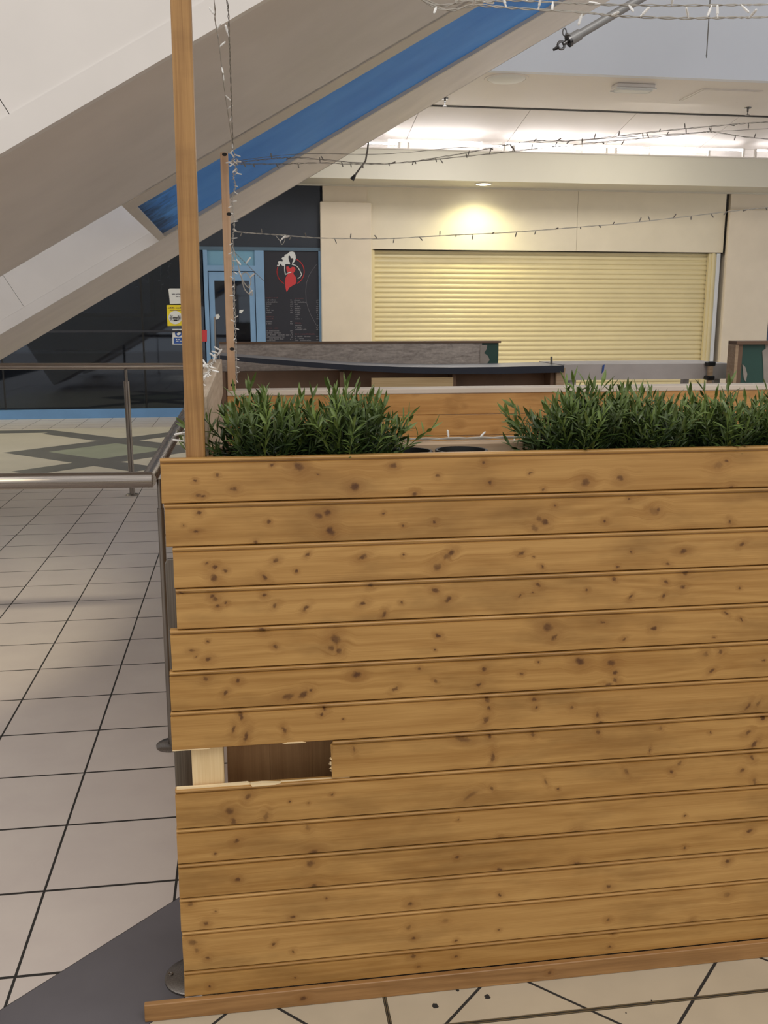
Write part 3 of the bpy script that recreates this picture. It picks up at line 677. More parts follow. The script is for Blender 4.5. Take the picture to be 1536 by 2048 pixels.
K(8,(925,1478,7,3,.3,.8),(979,1473,4,1.5,.8),(985,1515,4,3.4,-1.5,.8),(1066,1469,4,1.6,1.2,.7),(1196,1465,4,1.8,1.2,.8),(1322,1457,4,1.5,1,.5),(1300,1502,2,4,-1.5,.8),(1496,1465,4,2,-.5),(1509,1488,4.5,2.4,-.9),(1420,1465,2.5),(1527,1436,6),(707,1499,3,3,1.3,.7))
K(9,(460,1622,9,1,.5,.9),(467,1643,5,1.6,1.1,.8),(495,1594,5,1.8,-.8),(532,1633,5,2.4,-1.3,.6),(581,1603,2.5),(618,1606,2.5),(663,1589,2.5),(985,1577,4,1.5,1),(1092,1564,3,3,1.1,.6),(1117,1578,2.5),(1252,1544,3,3,1,.6),(1343,1544,4,1.6,.8),(1360,1527,4,2,-1,.6),(1504,1515,5,1.6,1),(1484,1541,5),(1508,1564,5,2,1.3,.7),(941,1591,5,4,-.6,.6))
K(10,(474,1682,5,1.4,-.6),(429,1708,2.5),(616,1655,5,1.8,1,.5),(628,1707,10,1.2,.2,.9),(1154,1668,9,1.3,.3,.9),(1000,1678,4.5,1.4,1),(917,1640,2.5),(1370,1660,3),(1370,1632,3))
K(11,(475,1759,5),(621,1727,8,1.2,-.4,.9),(628,1775,9,1.2,.1,.9),(914,1715,4),(1154,1731,9,1.2,.3,.9),(1000,1741,5,1.6,.6),(1369,1695,3.5),(1498,1663,5,1.5,-.5))
K(12,(412,1847,5),(585,1833,4,1.4,0),(653,1796,2.5),(430,1823,2.5),(381,1809,4,1.5,0,.6),(821,1808,6,1.3,.1),(1000,1790,3.5),(914,1824,5,1.6,.5),(1217,1773,5,1.3,.1),(1455,1723,6,1.2,-.5))
K(13,(386,1885,8,1.3,.2,.8),(393,1900,5,1.3,.8,.7),(416,1916,4.5),(586,1903,3.5),(547,1888,3,1.8,-.7),(828,1876,5),(912,1882,3.5),(1217,1839,4.5),(997,1860,3),(1387,1850,6,1.8,1.3),(1455,1789,7,1.2,0,.5),(891,1842,6,1.2,0,.4),(818,1855,5,1.6,-.8,.5))
K(14,(420,1973,4),(589,1956,2.5),(826,1913,5,1.4,0,.8),(836,1933,3),(912,1913,4),(1220,1893,3.5),(1227,1867,4))
def prow(row, seed):
    ks = []
    for k in KN.get(row, ()):
        px, py, r = k[:3]; st = k[3] if len(k) > 3 else 1.15; an = k[4] if len(k) > 4 else random.uniform(-.3, .3); sr = (k[5] if len(k) > 5 else .95)*random.uniform(.78, 1.0)
        w = atY(px, py, PF); ks.append((w.x, w.z, r*1.05*PF/FPX, st, an, sr))
    # further knots on the stretch of board outside the picture
    for _ in range(3): ks.append((random.uniform(1.3, 2.0), 1.18-.0875*(row-1)+random.uniform(-.03, .03), random.uniform(.003, .008), 1.3, random.uniform(-.5, .5), .9))
    return ks
LEFT = {1:322, 2:330, 3:347, 4:353, 5:342, 6:341, 7:343, 8:665, 9:352, 10:354, 11:358, 12:361, 13:366, 14:369}
BZ = [1.2305, 1.1405, 1.0530, .9675, .8815, .7935, .7065, .6205, .5330, .4425, .3610, .2795, .2000, .1030, .0400]
PR = 2.05
BOARD_L, BOARD_D = (189,147,86), (153,109,52)
for r in range(1, 15):
    zt, zb = BZ[r-1]-.0008, BZ[r]+.0008
    tone = (r-7)/14.0
    tint = random.uniform(-4, 4); ks = sorted(prow(r, r)); nseg = max(1, math.ceil(len(ks)/8))
    cuts = [ks[0][0]-9]+[(ks[len(ks)*i//nseg-1][0]+ks[len(ks)*i//nseg][0])/2 for i in range(1, nseg)]+[99]
    mats = []
    for i in range(nseg):
        near = [k for k in ks if cuts[i]-.02 < k[0] < cuts[i+1]+.02]
        mats.append(pine('pine_board_%d_%d' % (r, i), near, seed=r*1.3, light=tuple(v+tint for v in BOARD_L), dark=tuple(v+tint for v in BOARD_D)))
    mat = mats[0]
    xl = atY(LEFT[r], (project((-.15, PF, (zt+zb)/2)))[1], PF).x
    prof = [(0, zb+.0024), (.004, zb), (PT, zb), (PT, zt), (.0035, zt), (.0008, zt-.0012), (-.0006, zt-.0032), (.0004, zt-.0062), (.0052, zt-.0072), (.0052, zt-.0094), (.0002, zt-.0112)]
    mb = MB(); n = len(prof)
    if r == 8: xs = [xl]
    jag = [random.uniform(-.004, .004) for _ in prof] if r in (8,) else [random.uniform(-.0008, .0008) for _ in prof]
    st = [xl]+[c for c in cuts[1:-1] if xl+.01 < c < PR]+[PR]
    vs = [((x+jag[i]) if k == 0 else x, PF+p[0], p[1]) for k, x in enumerate(st) for i, p in enumerate(prof)]
    m = len(st)
    mb.add(vs, [tuple(range(n-1,-1,-1)), tuple(range((m-1)*n, m*n))]+[(k*n+i,k*n+(i+1)%n,(k+1)*n+(i+1)%n,(k+1)*n+i) for k in range(m-1) for i in range(n)])
    b = mb.build('cladding_board', mat, planter)
    for q in mats[1:]: b.data.materials.append(q)
    for q in b.data.polygons: q.material_index = max(0, min(nseg-1, sum(1 for c in cuts[1:-1] if q.center.x+BASE['planter_box'].x > c)))
    if r == 8: b['label'] = 'snapped cladding board with a torn pale left end'
    if r == 8:      # torn fibres at its end
        sp = MB()
        for k in range(16):
            z = .545+k*.0033+random.uniform(-.001, .001) if k < 12 else .59+random.uniform(0, .02)
            L = random.uniform(.003, .0085) if .55 < z < .59 else random.uniform(.001, .004)
            sp.add([(xl+.002, PF+.001, z-.002), (xl+.002, PF+.001, z+.002), (xl+.002, PF+.012, z), (xl-L, PF+random.uniform(.002, .008), z+random.uniform(-.002, .002))], [(0,1,2),(0,1,3),(1,2,3),(2,0,3)])
        sp.build('splinters', M['rawx'], b)
    if r == 7:      # pale torn strip under its lower edge
        sp = MB(); xa, xb = atY(565, 1486, PF).x, atY(612, 1482, PF).x
        sp.prism([(xa, zb+.0005), (xa+.01, zb+.0035), (xb-.008, zb+.003), (xb, zb+.0002)], lambda p, d: (p[0], d, p[1]), PF-.001, PF+.004)
        xa, xb = atY(345, 1504, PF).x, atY(420, 1503, PF).x
        sp.prism([(xa, zb), (xa, zb+.002), (xb, zb+.0015), (xb, zb)], lambda p, d: (p[0], d, p[1]), PF-.0008, PF+.004)
        sp.build('splinters', M['rawx'], b)
    if r == 9:      # broken tongue left on its top edge
        sp = MB(); xa, xb, xc, xd = atY(353, 1582, PF).x, atY(505, 1576, PF).x, atY(562, 1572, PF).x, atY(700, 1565, PF).x
        sp.prism([(xa, zt-.001), (xa, zt+.004), (xa+.06, zt+.0035), (xb-.01, zt+.005), (xb, zt-.001)], lambda p, d: (p[0], d, p[1]), PF+.004, PF+.011)
        sp.prism([(xb, zt-.003), (xb-.004, zt+.003), (xb+.02, zt+.0045), (xc, zt+.001), (xc-.012, zt-.002)], lambda p, d: (p[0], d, p[1]), PF-.0006, PF+.008)
        sp.prism([(xc, zt-.001), (xc, zt+.0015), (xd, zt+.0015), (xd, zt-.001)], lambda p, d: (p[0], d, p[1]), PF+.005, PF+.009)
        sp.build('splinters', M['rawx'], b)
sk0 = atY(290, 2044, 1.854).x
MB().box(sk0, PR, 1.852, PF-.0005, .0, .0415).build('skirting_strip', M['skirt'], planter, bevel=.0015)
# inside of the planter: raw studs, inner boards, trough
xs0, xs1 = atY(384, 1540, PF+PT).x, atY(448, 1540, PF+PT).x
MB().box(xs0, xs1, PF+PT, PF+PT+.045, .0, 1.14).build('stud', M['rawstud'], planter, bevel=.002)
for x in (.75, 1.45, 2.0): MB().box(x, x+.063, PF+PT, PF+PT+.045, .0, 1.14).build('stud', M['rawstud'], planter)
for k in range(22): 
    xa = xs1+.004+k*.0951
    MB().box(xa, xa+.0948, 2.0+.001*(k % 2), 2.02, .0, 1.10).build('inner_board', M['inner'], planter)
MB().box(xs1, PR, PF+PT, 2.0, 1.085, 1.10).build('trough_base', M['inner'], planter)
MB().box(-.062, PR, 2.022, 2.066, 1.10, 1.229).build('back_ledge', M['ledge'], planter, bevel=.003)
MB().box(-.08, -.062, 1.93, 2.066, .9, 1.225).build('end_board', M['inner'], planter)
# tall front corner post
fp = thing('wooden_post', (-.088, 1.9, 0), 'tall square honey pine post rising at the left front corner of the planter', 'post')
xb0, xb1 = atY(372, 915, PF+PT).x, atY(405, 915, PF+PT).x
def post(mb, xa0, xa1, xt0, xt1, y0, y1, z0, z1):
    return mb.add([(xa0,y0,z0),(xa1,y0,z0),(xa1,y1,z0),(xa0,y1,z0),(xt0,y0,z1),(xt1,y0,z1),(xt1,y1,z1),(xt0,y1,z1)], [(3,2,1,0),(4,5,6,7),(0,1,5,4),(1,2,6,5),(2,3,7,6),(3,0,4,7)])
YF = PF+PT+.002
xA0, xA1 = atY(372, 915, YF).x, atY(404, 915, YF).x; xT0, xT1 = atY(340, 0, YF).x, atY(379, 0, YF).x
kx = lambda a, t, z: a+(t-a)*(z-1.228)/(2.05-1.228)
post(MB(), kx(xA0, xT0, .0), kx(xA1+.006, xT1+.002, .0), kx(xA0, xT0, 2.45), kx(xA1+.006, xT1+.002, 2.45), YF, YF+.044, .0, 2.45).build('shaft', M['post'], fp, bevel=.003)
# ---- plants
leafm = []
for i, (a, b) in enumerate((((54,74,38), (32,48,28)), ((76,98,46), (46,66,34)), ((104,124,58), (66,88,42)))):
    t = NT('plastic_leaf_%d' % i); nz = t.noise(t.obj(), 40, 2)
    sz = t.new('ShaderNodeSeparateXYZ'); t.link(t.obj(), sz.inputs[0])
    cl = t.ramp(nz, [(.35, lin(b)), (.65, lin(a))])          # height ramp paints light onto the tops and shade into sprig bases
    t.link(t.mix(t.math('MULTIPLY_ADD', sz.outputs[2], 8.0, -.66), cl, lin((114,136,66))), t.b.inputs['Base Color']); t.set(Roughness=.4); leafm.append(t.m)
def sprig_mesh(name, L, nl, seed, mat):
    rnd = random.Random(seed); mb = MB(); pts = []
    bx, by = rnd.uniform(-.25, .25), rnd.uniform(-.25, .25)
    for i in range(6):
        u = i/5; pts.append(Vector((bx*L*u*u, by*L*u*u, L*u)))
    mb.tube(pts, [.0011, .001, .0009, .0008, .0007, .0005], 4)
    for k in range(nl):
        u = .12+.88*(k+.5)/nl; i = min(int(u*5), 4); p = pts[i].lerp(pts[i+1], u*5-i)
        az = k*2.4+rnd.uniform(-.4, .4); el = rnd.uniform(.35, 1.15) if k < nl-2 else rnd.uniform(1.1, 1.5)
        ll = rnd.uniform(.019, .031); w = ll*rnd.uniform(.085, .125)
        d = Vector((math.cos(az)*math.cos(el), math.sin(az)*math.cos(el), math.sin(el)))
        s = d.cross(Vector((0,0,1))); s = s.normalized() if s.length > .01 else Vector((1,0,0)); up = s.cross(d)
        m = p+d*ll*.45+up*ll*.03; q = p+d*ll*.75-up*ll*.02; e = p+d*ll-up*ll*rnd.uniform(.03, .16)
        mb.add([p, m+s*w-up*w*.3, m-s*w-up*w*.3, q+s*w*.7-up*w*.2, q-s*w*.7-up*w*.2, e, m+up*w*.25, q+up*w*.15],
               [(0,6,1),(0,2,6),(1,6,7,3),(6,2,4,7),(3,7,5),(7,4,5)])
    me = bpy.data.meshes.new(name); me.from_pydata(mb.v, [], mb.f); me.update(); me.materials.append(mat)
    return me
SP = []
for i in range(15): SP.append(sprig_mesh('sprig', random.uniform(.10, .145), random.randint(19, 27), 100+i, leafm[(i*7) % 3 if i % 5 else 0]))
def plant(px, label, wide=.105, tall=1.0, n=95, lean=0):
    w = atY(px, 850, 1.945)
    base = Vector((w.x, 1.944, 1.1005))
    o = thing('artificial_plant', base, label, 'plant', 'artificial plants in the planter trough')
    MB().lathe(base, [(.035, 0), (.044, .05), (.046, .052), (.046, .06), (.040, .06), (.038, .052), (.004, .05)], 16).build('pot', M['pot'], o, smooth=True)
    rnd = random.Random(px)
    for k in range(n):
        r = math.sqrt((k+.5)/n); az = k*2.39996
        pt = Vector((.034*r*math.cos(az), .034*r*math.sin(az), .05))
        tilt = r*rnd.uniform(.75, 1.12)*.86
        if math.sin(az) < 0: tiltx = tilt*.93
        else: tiltx = tilt
        sy = math.sin(az)
        ax = Vector((-math.sin(az), math.cos(az), 0))
        if sy < -.25: tiltx = min(tiltx*.45, .26)
        elif sy > .6: tiltx *= .72
        sc = tall*rnd.uniform(.85, 1.18)*(1.0-.12*r)
        Mx = Matrix.Translation(pt) @ Matrix.Rotation(tiltx, 4, ax) @ Matrix.Rotation(rnd.uniform(0, 6.28), 4, 'Z') @ Matrix.Scale(sc, 4)
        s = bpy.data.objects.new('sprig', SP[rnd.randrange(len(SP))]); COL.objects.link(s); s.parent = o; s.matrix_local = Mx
    return o
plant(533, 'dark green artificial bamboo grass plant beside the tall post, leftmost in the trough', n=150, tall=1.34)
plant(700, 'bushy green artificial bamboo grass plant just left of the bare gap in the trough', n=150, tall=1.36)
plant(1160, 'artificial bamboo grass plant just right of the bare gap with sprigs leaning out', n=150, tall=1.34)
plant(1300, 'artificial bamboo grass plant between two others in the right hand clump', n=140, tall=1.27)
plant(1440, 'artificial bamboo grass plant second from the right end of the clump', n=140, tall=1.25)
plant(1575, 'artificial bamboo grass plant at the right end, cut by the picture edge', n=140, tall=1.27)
for px, lb in ((812, 'empty black pot in the bare gap, beside the left plants'), (922, 'empty black pot in the bare gap, nearer the right plants')):
    w = atY(px, 905, 1.965); b = Vector((w.x, 1.962, 1.1005))
    o = thing('plant_pot', b, lb, 'pot', 'empty pots in the trough')
    MB().lathe(b, [(.036, 0), (.05, .108), (.05, .108)], 24).build('body', M['pot'], o, smooth=True)
    MB().lathe(b, [(.05, .108), (.056, .109), (.056, .1225), (.051, .1225), (.05, .11)], 24).build('rim', M['pot'], o, smooth=True)

# ================================================================== BOOTH: rear planter, side beam, rear post
RY = 3.66
rp = thing('booth_screen', (1.3, RY+.05, 0), 'low stained pine board screen behind the plants with a white top rail', 'screen')
rk = [(atY(x, y, RY).x, atY(x, y, RY).z, r*RY/FPX, 1.3, random.uniform(-.4, .4), .85) for x, y, r in
      ((905,816,6),(928,811,3),(898,805,4),(915,793,5),(862,846,4),(918,848,5),(850,868,5),(830,787,3),(1040,827,6),(1030,840,5),(990,862,4),(470,820,4),(610,800,4))]
for k in range(14):
    zt = 1.205-k*.0835
    MB().box(-.055, 2.9, RY, RY+.018, zt-.082, zt).build('cladding_board', pine('screen_board_%d' % k, rk if k < 4 else (), seed=40+k, light=(206,158,96), dark=(172,120,62)), rp, bevel=.002)
MB().box(-.055, 2.9, RY-.004, RY+.11, 1.205, 1.226).build('top_rail', M['paleline'], rp, bevel=.003)
for x in (-.05, .7, 1.4, 2.1, 2.82): MB().box(x, x+.06, RY+.018, RY+.08, 0, 1.205).build('stud', M['rawstud'], rp)
xq0, xq1 = atY(456, 780, RY).x, atY(472, 780, RY).x; xt0, xt1 = atY(440, 306, RY).x, atY(456, 306, RY).x
ps = thing('wooden_post', ((xq0+xq1)/2, RY+.03, 1.226), 'thin pale pine post wrapped with fairy lights on the rear screen', 'post')
zt = atY(450, 305, RY).z
post(MB(), xq0, xq1, xt0, xt1, RY, RY+.032, 1.226, zt).build('shaft', M['rearpost'], ps, bevel=.002)
for px, py in ((458, 428), (449, 309), (464, 698), (466, 770)):
    c = atY(px, py, RY)
    MB().prism(disc(0, 0, .009, .006, 12), lambda p, d: (c.x+p[0], d, c.z+p[1]), RY-.0006, RY+.002).build('knot', M['dark'], ps)
bm_ = thing('side_rail', (-.09, 2.7, 1.25), 'weathered grey timber side rail running from the front post back to the thin post', 'rail')
MB().box(-.115, -.07, YF+.05, RY-.005, 1.215, 1.345).build('beam', M['beam'], bm_, bevel=.003)
for y in (2.15, 3.3): MB().box(-.11, -.075, y, y+.045, 1.16, 1.215).build('rail_support', M['beam'], bm_)
sp_ = thing('timber_screen', (-.1, 2.8, 0), 'timber side panel of the booth under the grey side rail', 'panel')
for k in range(13): MB().box(-.12, -.1, YF+.06, RY-.01, .01+k*.091, .099+k*.091).build('cladding_board', M['ledge'], sp_, bevel=.002)
MB().box(-.1, -.06, 2.1, 3.6, 1.08, 1.13).build('batten', M['beam'], sp_)

# ================================================================== dismantled kiosk behind
KY = 5.2
def X(px, Y, py=740): return atY(px, py, Y).x
def Zz(py, Y, px=800): return atY(px, py, Y).z
kc = thing('kiosk_counter', (X(700, KY), KY+.3, 0), 'dismantled brown kiosk counter with open bays behind the pine screen', 'counter')
zb, zt = 0.0, Zz(742, KY)
x0, x1 = X(440, KY), X(1128, KY)
MB().box(x0, x1, KY+.10, KY+.13, .05, zt).build('back_panel', M['brown'], kc)
MB().box(x0, x1, KY-.0, KY+.5, .0, .05).build('plinth', M['brown'], kc)
for px in (446, 683, 908, 1104): MB().box(X(px, KY)-.01, X(px, KY)+.012, KY-.005, KY+.10, .05, zt).build('divider', M['brown'], kc)
MB().box(X(1110, KY), X(1127, KY), KY-.03, KY+.04, 0, Zz(735, KY, 1118)).build('end_post', M['ledge'], kc)
MB().box(X(742, KY), X(905, KY), KY-.02, KY-.002, Zz(775, KY), Zz(755, KY)).build('batten', M['palewood'], kc)
# sagging dark worktop
wt = thing('worktop_strip', (X(800, 5.1), 5.1, zt), 'long dark edged grey worktop strip sagging across the kiosk counter', 'worktop')
path = [(440,711,719),(520,717,727),(600,723,733),(700,730,741),(800,734,746),(900,735,748),(1000,734,748),(1080,732,746),(1128,731,745)]
f_, t_ = MB(), MB(); YW = KY-.06
fv = []; 
for px, ya, yb in path:
    a = atY(px, ya, YW); b = atY(px, yb, YW); fv.append((a, b))
n = len(fv)
vs = [a for a, b in fv]+[b for a, b in fv]+[a+Vector((0,.02,0)) for a, b in fv]+[b+Vector((0,.02,0)) for a, b in fv]
fs = []
for i in range(n-1):
    fs += [(i,i+1,n+i+1,n+i), (2*n+i,3*n+i,3*n+i+1,2*n+i+1), (i,2*n+i,2*n+i+1,i+1), (n+i,n+i+1,3*n+i+1,3*n+i)]
fs += [(0,n,3*n,2*n), (n-1,3*n-1,4*n-1,2*n-1)]
f_.add(vs, fs).build('edge_strip', M['navyedge'], wt)
vs = [a+Vector((0,.02,-.001)) for a, b in fv]+[a+Vector((0,.42,-.001)) for a, b in fv]+[a+Vector((0,.02,-.022)) for a, b in fv]+[a+Vector((0,.42,-.022)) for a, b in fv]
t_.add(vs, fs).build('slab', M['greytop'], wt)
c = atY(1103, 731, KY+.1); mb = MB(); mb.tube([c-Vector((0,0,.02)), atY(1103, 713, KY+.1)], .007, 8); mb.build('threaded_rod', M['darkcable'], wt)
# grey marbled upstand panel with green end
UY = 5.75
up = thing('counter_back', (X(720, UY), UY, 0), 'grey marbled back panel with a dark green end behind the worktop strip', 'panel')
ztl = Zz(687, UY, 700)
MB().box(X(440, UY), X(963, UY), UY, UY+.03, .9, ztl).build('marbled_panel', M['woodchip'], up)
flp = [atY(x, y, UY) for x, y in ((960,690),(974,690),(973,698),(968,706),(976,712),(979,720),(974,727),(973,745),(960,745))]
MB().prism([(p.x, p.z) for p in flp], lambda p, d: (p[0], d, p[1]), UY-.004, UY+.02).build('torn_edge', M['plaster'], up)
MB().box(X(958, UY), X(997, UY), UY+.012, UY+.04, 0, ztl).build('green_end', M['green'], up)
MB().box(X(440, UY), X(1000, UY), UY-.01, UY+.05, ztl, ztl+.012).build('top_cap', M['brown'], up)
MB().box(X(440, UY), X(997, UY), UY+.03, UY+.06, 0, .95).build('lower_panel', M['brown'], up)
# steel plate band on legs with blue mark and taped pole
BYY = 5.6
bd = thing('grey_bench', (X(1290, BYY), BYY+.2, 0), 'pale grey table edge running from the kiosk counter to the green cabinet', 'table')
za, zb_ = Zz(759, BYY, 1290), Zz(728, BYY, 1290)
MB().box(X(1128, BYY), X(1468, BYY), BYY, BYY+.02, za, zb_).build('front_rail', M['greyband'], bd)
MB().box(X(1128, BYY), X(1468, BYY), BYY+.02, BYY+.5, zb_-.02, zb_-.002).build('table_top', M['greyband'], bd)
for px in (1150, 1440):
    for yy in (BYY+.03, BYY+.45): MB().box(X(px, BYY)-.02, X(px, BYY)+.02, yy, yy+.04, 0, zb_-.02).build('leg', M['greyband'], bd)
w = [atY(x, y, BYY) for x, y in ((1205,731),(1209,729),(1207,742),(1203,747))]
MB().prism([(p.x, p.z) for p in w], lambda p, d: (p[0], d, p[1]), BYY-.004, BYY).build('blue_tape', M['signblue'], bd)
pl = thing('taped_pole', (X(1419, BYY-.06), BYY-.06, 0), 'slim cream pole bound to the grey table edge with two black tapes', 'pole')
PY = BYY-.035; pr = .018
xp = atY(1420, 743, PY).x
MB().tube([(xp, PY, 0), (xp, PY, Zz(723, PY, 1420))], pr, 10).build('pole_shaft', M['ledge'], pl, smooth=True)
for ya, yb in ((723, 732), (751, 760)):
    MB().box(xp-.026, xp+.026, PY-.024, PY+.03, Zz(yb, PY, 1420), Zz(ya, PY, 1420)).build('black_tape', M['black'], pl, bevel=.006)
# green cabinet at the right
GY2 = 5.3
gc = thing('green_cabinet', (X(1540, GY2), GY2+.2, 0), 'open timber framed cabinet with dark green panel and grey plaster smears', 'cabinet')
zt2 = Zz(682, GY2, 1500)
MB().box(X(1468, GY2), X(1750, GY2), GY2-.01, GY2+.09, zt2-.02, zt2).build('top_board', M['brown'], gc)
MB().box(X(1468, GY2), X(1474, GY2), GY2, GY2+.09, 0, zt2-.02).build('side_board', M['ledge'], gc)
MB().box(X(1475, GY2), X(1484, GY2), GY2+.01, GY2+.06, 0, zt2-.02).build('upright', M['brown'], gc)
MB().box(X(1484, GY2), X(1750, GY2), GY2+.03, GY2+.05, 0, zt2-.02).build('green_panel', M['green'], gc)
for pts in ([(1484,728),(1490,734),(1494,748),(1491,764),(1487,757),(1485,742)], [(1529,686),(1545,684),(1570,690),(1570,790),(1522,790),(1527,764),(1526,730),(1525,715),(1524,702),(1531,697)]):
    w = [atY(x, y, GY2+.03) for x, y in pts]
    MB().prism([(p.x, p.z) for p in w], lambda p, d: (p[0], d, p[1]), GY2+.026, GY2+.032).build('plaster_smear', M['plaster'], gc)

# ================================================================== STEEL RAILINGS
rl = thing('steel_railing', (-1.2, 5.5, 0), 'polished round steel guard rail turning a corner under the escalators', 'railing')
R0 = .027
c0 = atY(0, 962, 3.21); ce_ = Vector((-.305, 3.21, .967)); cf = Vector((-.235, 8.25, 1.09)); cg = Vector((-4.2, 8.25, 1.115))
MB().tube([(-4.5, 3.21, .975), (-.8, 3.21, .973), ce_], R0, 20).build('front_handrail', M['steel'], rl, smooth=True)
MB().tube([ce_+Vector((-.012, -.004, 0)), cf], R0, 20).build('side_handrail', M['steelY'], rl, smooth=True)
MB().tube([cf+Vector((.012, .004, 0)), cg], R0, 20).build('rear_handrail', M['steel'], rl, smooth=True)
def stanchion(x, y, top, lean=0):
    p = MB().tube([(x+lean, y, .006), (x, y, top-.12)], .0235 if y > 5 else .0115, 14).build('post', M['steelZ'], rl, smooth=True)
    MB().tube([(x, y, top-.12), (x, y, top-.02)], .0115 if y > 5 else .008, 10).build('spigot', M['steelZ'], p, smooth=True)
    MB().lathe((x+lean, y, 0), [(.055, 0), (.055, .006), (.045, .012), (.02, .013)], 24).build('base_disc', M['steelZ'], p, smooth=True)
stanchion(-.955, 8.25, 1.09); stanchion(-2.5, 8.25, 1.10); stanchion(-.24, 6.0, 1.03, 0); stanchion(-.284, 3.23, .985); stanchion(-2.2, 3.21, .96)
bl = thing('steel_baluster', (-.14, 1.99, 0), 'flat grey steel baluster with round base plate tucked behind the planter boards', 'baluster')
q = [(-.171, 0.006), (-.108, 0.006), (-.108, .992), (-.112, 1.0), (-.166, 1.0), (-.171, .99)]
MB().prism(q, lambda p, d: (p[0], d, p[1]), 1.984, 1.996).build('plate', M['satin'], bl, bevel=.0015)
MB().lathe((-.150, 1.985, 0), [(.066, 0), (.066, .005), (.062, .008), (.02, .008)], 32).build('base_plate', M['satin'], bl, smooth=True)
c = atZ(341, 1947, .009)
MB().lathe((c.x, c.y, .0075), [(.0065, 0), (.0065, .002), (.0045, .0025), (.0015, .0015)], 16).build('bolt', M['steelZ'], bl)
# overhead grey pipe with nozzle
p0, p1 = atY(1142, 79, 3.2), atY(1290, -8, 3.2); dirp = (p1-p0).normalized()
pp = thing('overhead_pipe', p0, 'grey overhead pipe with collar, ring and dark nozzle tip at upper right', 'pipe')
MB().tube([p0, p0+dirp*3.2], .0135, 14).build('pipe_tube', M['pipe'], pp, smooth=True)
MB().tube([p0-dirp*.005, p0+dirp*.032], .0175, 14).build('collar', M['pipe'], pp, smooth=True)
MB().tube([p0-dirp*.012, p0-dirp*.003], .02, 14).build('flange', M['chrome'], pp, smooth=True)
MB().tube([p0-dirp*.03, p0-dirp*.01], .007, 10).build('neck', M['chrome'], pp, smooth=True)
c = p0-dirp*.037
ring = [c+Vector((math.cos(a)*.0115, .0, math.sin(a)*.0115)) for a in [2*PI*k/14 for k in range(15)]]
MB().tube(ring, .0042, 6, caps=False).build('nozzle_ring', M['chrome'], pp, smooth=True)
MB().tube([c-dirp*.012, c-dirp*.03], [.006, .004], 8).build('nozzle_tip', M['black'], pp, smooth=True)
a = p0+dirp*.008; b = atY(1126, 62, 3.19)
MB().tube([a, a.lerp(b, .6)], [.008, .005], 8).build('ring_stem', M['pipe'], pp)
rc = a.lerp(b, .85)
MB().tube([rc+Vector((math.cos(t_)*.006, 0, math.sin(t_)*.011)) for t_ in [2*PI*k/12 for k in range(13)]], .0022, 6, caps=False).build('eye_ring', M['chrome'], pp, smooth=True)

# ================================================================== FAIRY LIGHTS
bmesh_b = MB().tube([(0, 0, 0), (0, 0, .008), (0, 0, .009), (0, 0, .026), (0, 0, .029)], [.0022, .0022, .0034, .003, .0012], 6)
me_b = bpy.data.meshes.new('bulb'); me_b.from_pydata(bmesh_b.v, [], bmesh_b.f); me_b.materials.append(M['bulb'])
me_b2 = bpy.data.meshes.new('bulb'); me_b2.from_pydata(bmesh_b.v, [], bmesh_b.f); me_b2.materials.append(M['darkcable'])
def smooth_path(pts, n=6):
    out = []
    P = [pts[0]]+list(pts)+[pts[-1]]
    for i in range(1, len(P)-2):
        for k in range(n):
            t = k/n; a, b, c, d = P[i-1], P[i], P[i+1], P[i+2]
            out.append(.5*((2*b)+(c-a)*t+(2*a-5*b+4*c-d)*t*t+(3*b-3*c+d-a)*t**3))
    out.append(Vector(pts[-1])); return out
def string(pts, label, r=.0012, bulbs=20, bulb=me_b, seed=0, wire='cable', wob=.004, scale=1.0, group='fairy light strings'):
    rnd = random.Random(seed)
    P = smooth_path([Vector(p) for p in pts], 8)
    o = thing('fairy_light_string', P[0], label, 'fairy lights', group)
    L = P[0].copy()
    for tw in range(2):
        Q = [p+Vector((math.sin(i*1.3+tw*PI)*wob*.4, math.cos(i*1.1+tw*PI)*wob*.4, math.cos(i*1.3+tw*PI)*wob*.5)) for i, p in enumerate(P)]
        MB().tube(Q, r*.75, 5).build('wire', M[wire], o)
    run = [0.0]
    for a, b in zip(P[:-1], P[1:]): run.append(run[-1]+(b-a).length)
    for k in range(bulbs):
        u = (k+rnd.uniform(.25, .75))/bulbs*run[-1]; i = max(0, min(sum(1 for q in run if q <= u)-1, len(P)-2))
        p = P[i].lerp(P[i+1], (u-run[i])/max(1e-6, run[i+1]-run[i]))
        d = (P[i+1]-P[i]).normalized()
        v = Vector((rnd.uniform(-1, 1), rnd.uniform(-1, .2), rnd.uniform(-1, 1))); v = (v-d*v.dot(d)*.6).normalized()
        Mx = Matrix.Translation(p-L) @ v.to_track_quat('Z', 'Y').to_matrix().to_4x4() @ Matrix.Scale(scale*(.68 if bulb is me_b2 else 1), 4)
        b = bpy.data.objects.new('bulb', bulb); COL.objects.link(b); b.parent = o; b.matrix_local = Mx
    return o
Yv = RY-.02
def PX(l, Y): return [atY(x, y, Y) for x, y in l]
def zz(l): return [(768+x/2, y/2) for x, y in l]
string(PX([(470,326),(540,318),(600,316)]+zz([(0,655),(280,620),(565,568),(800,560),(1100,525),(1370,500),(1536,488),(2000,465),(3200,380)]), Yv), 'fairy light string, upper of the pair crossing below the cove from the thin post', bulbs=44, bulb=me_b2, seed=1, wire='darkcable')
string(PX([(470,328),(560,328),(640,326)]+zz([(0,655),(360,622),(700,585),(970,560),(1250,532),(1330,530),(1536,556),(2000,560),(3200,470)]), Yv-.02), 'fairy light string, lower of the pair crossing below the cove from the thin post', bulbs=44, bulb=me_b2, seed=2, wire='darkcable')
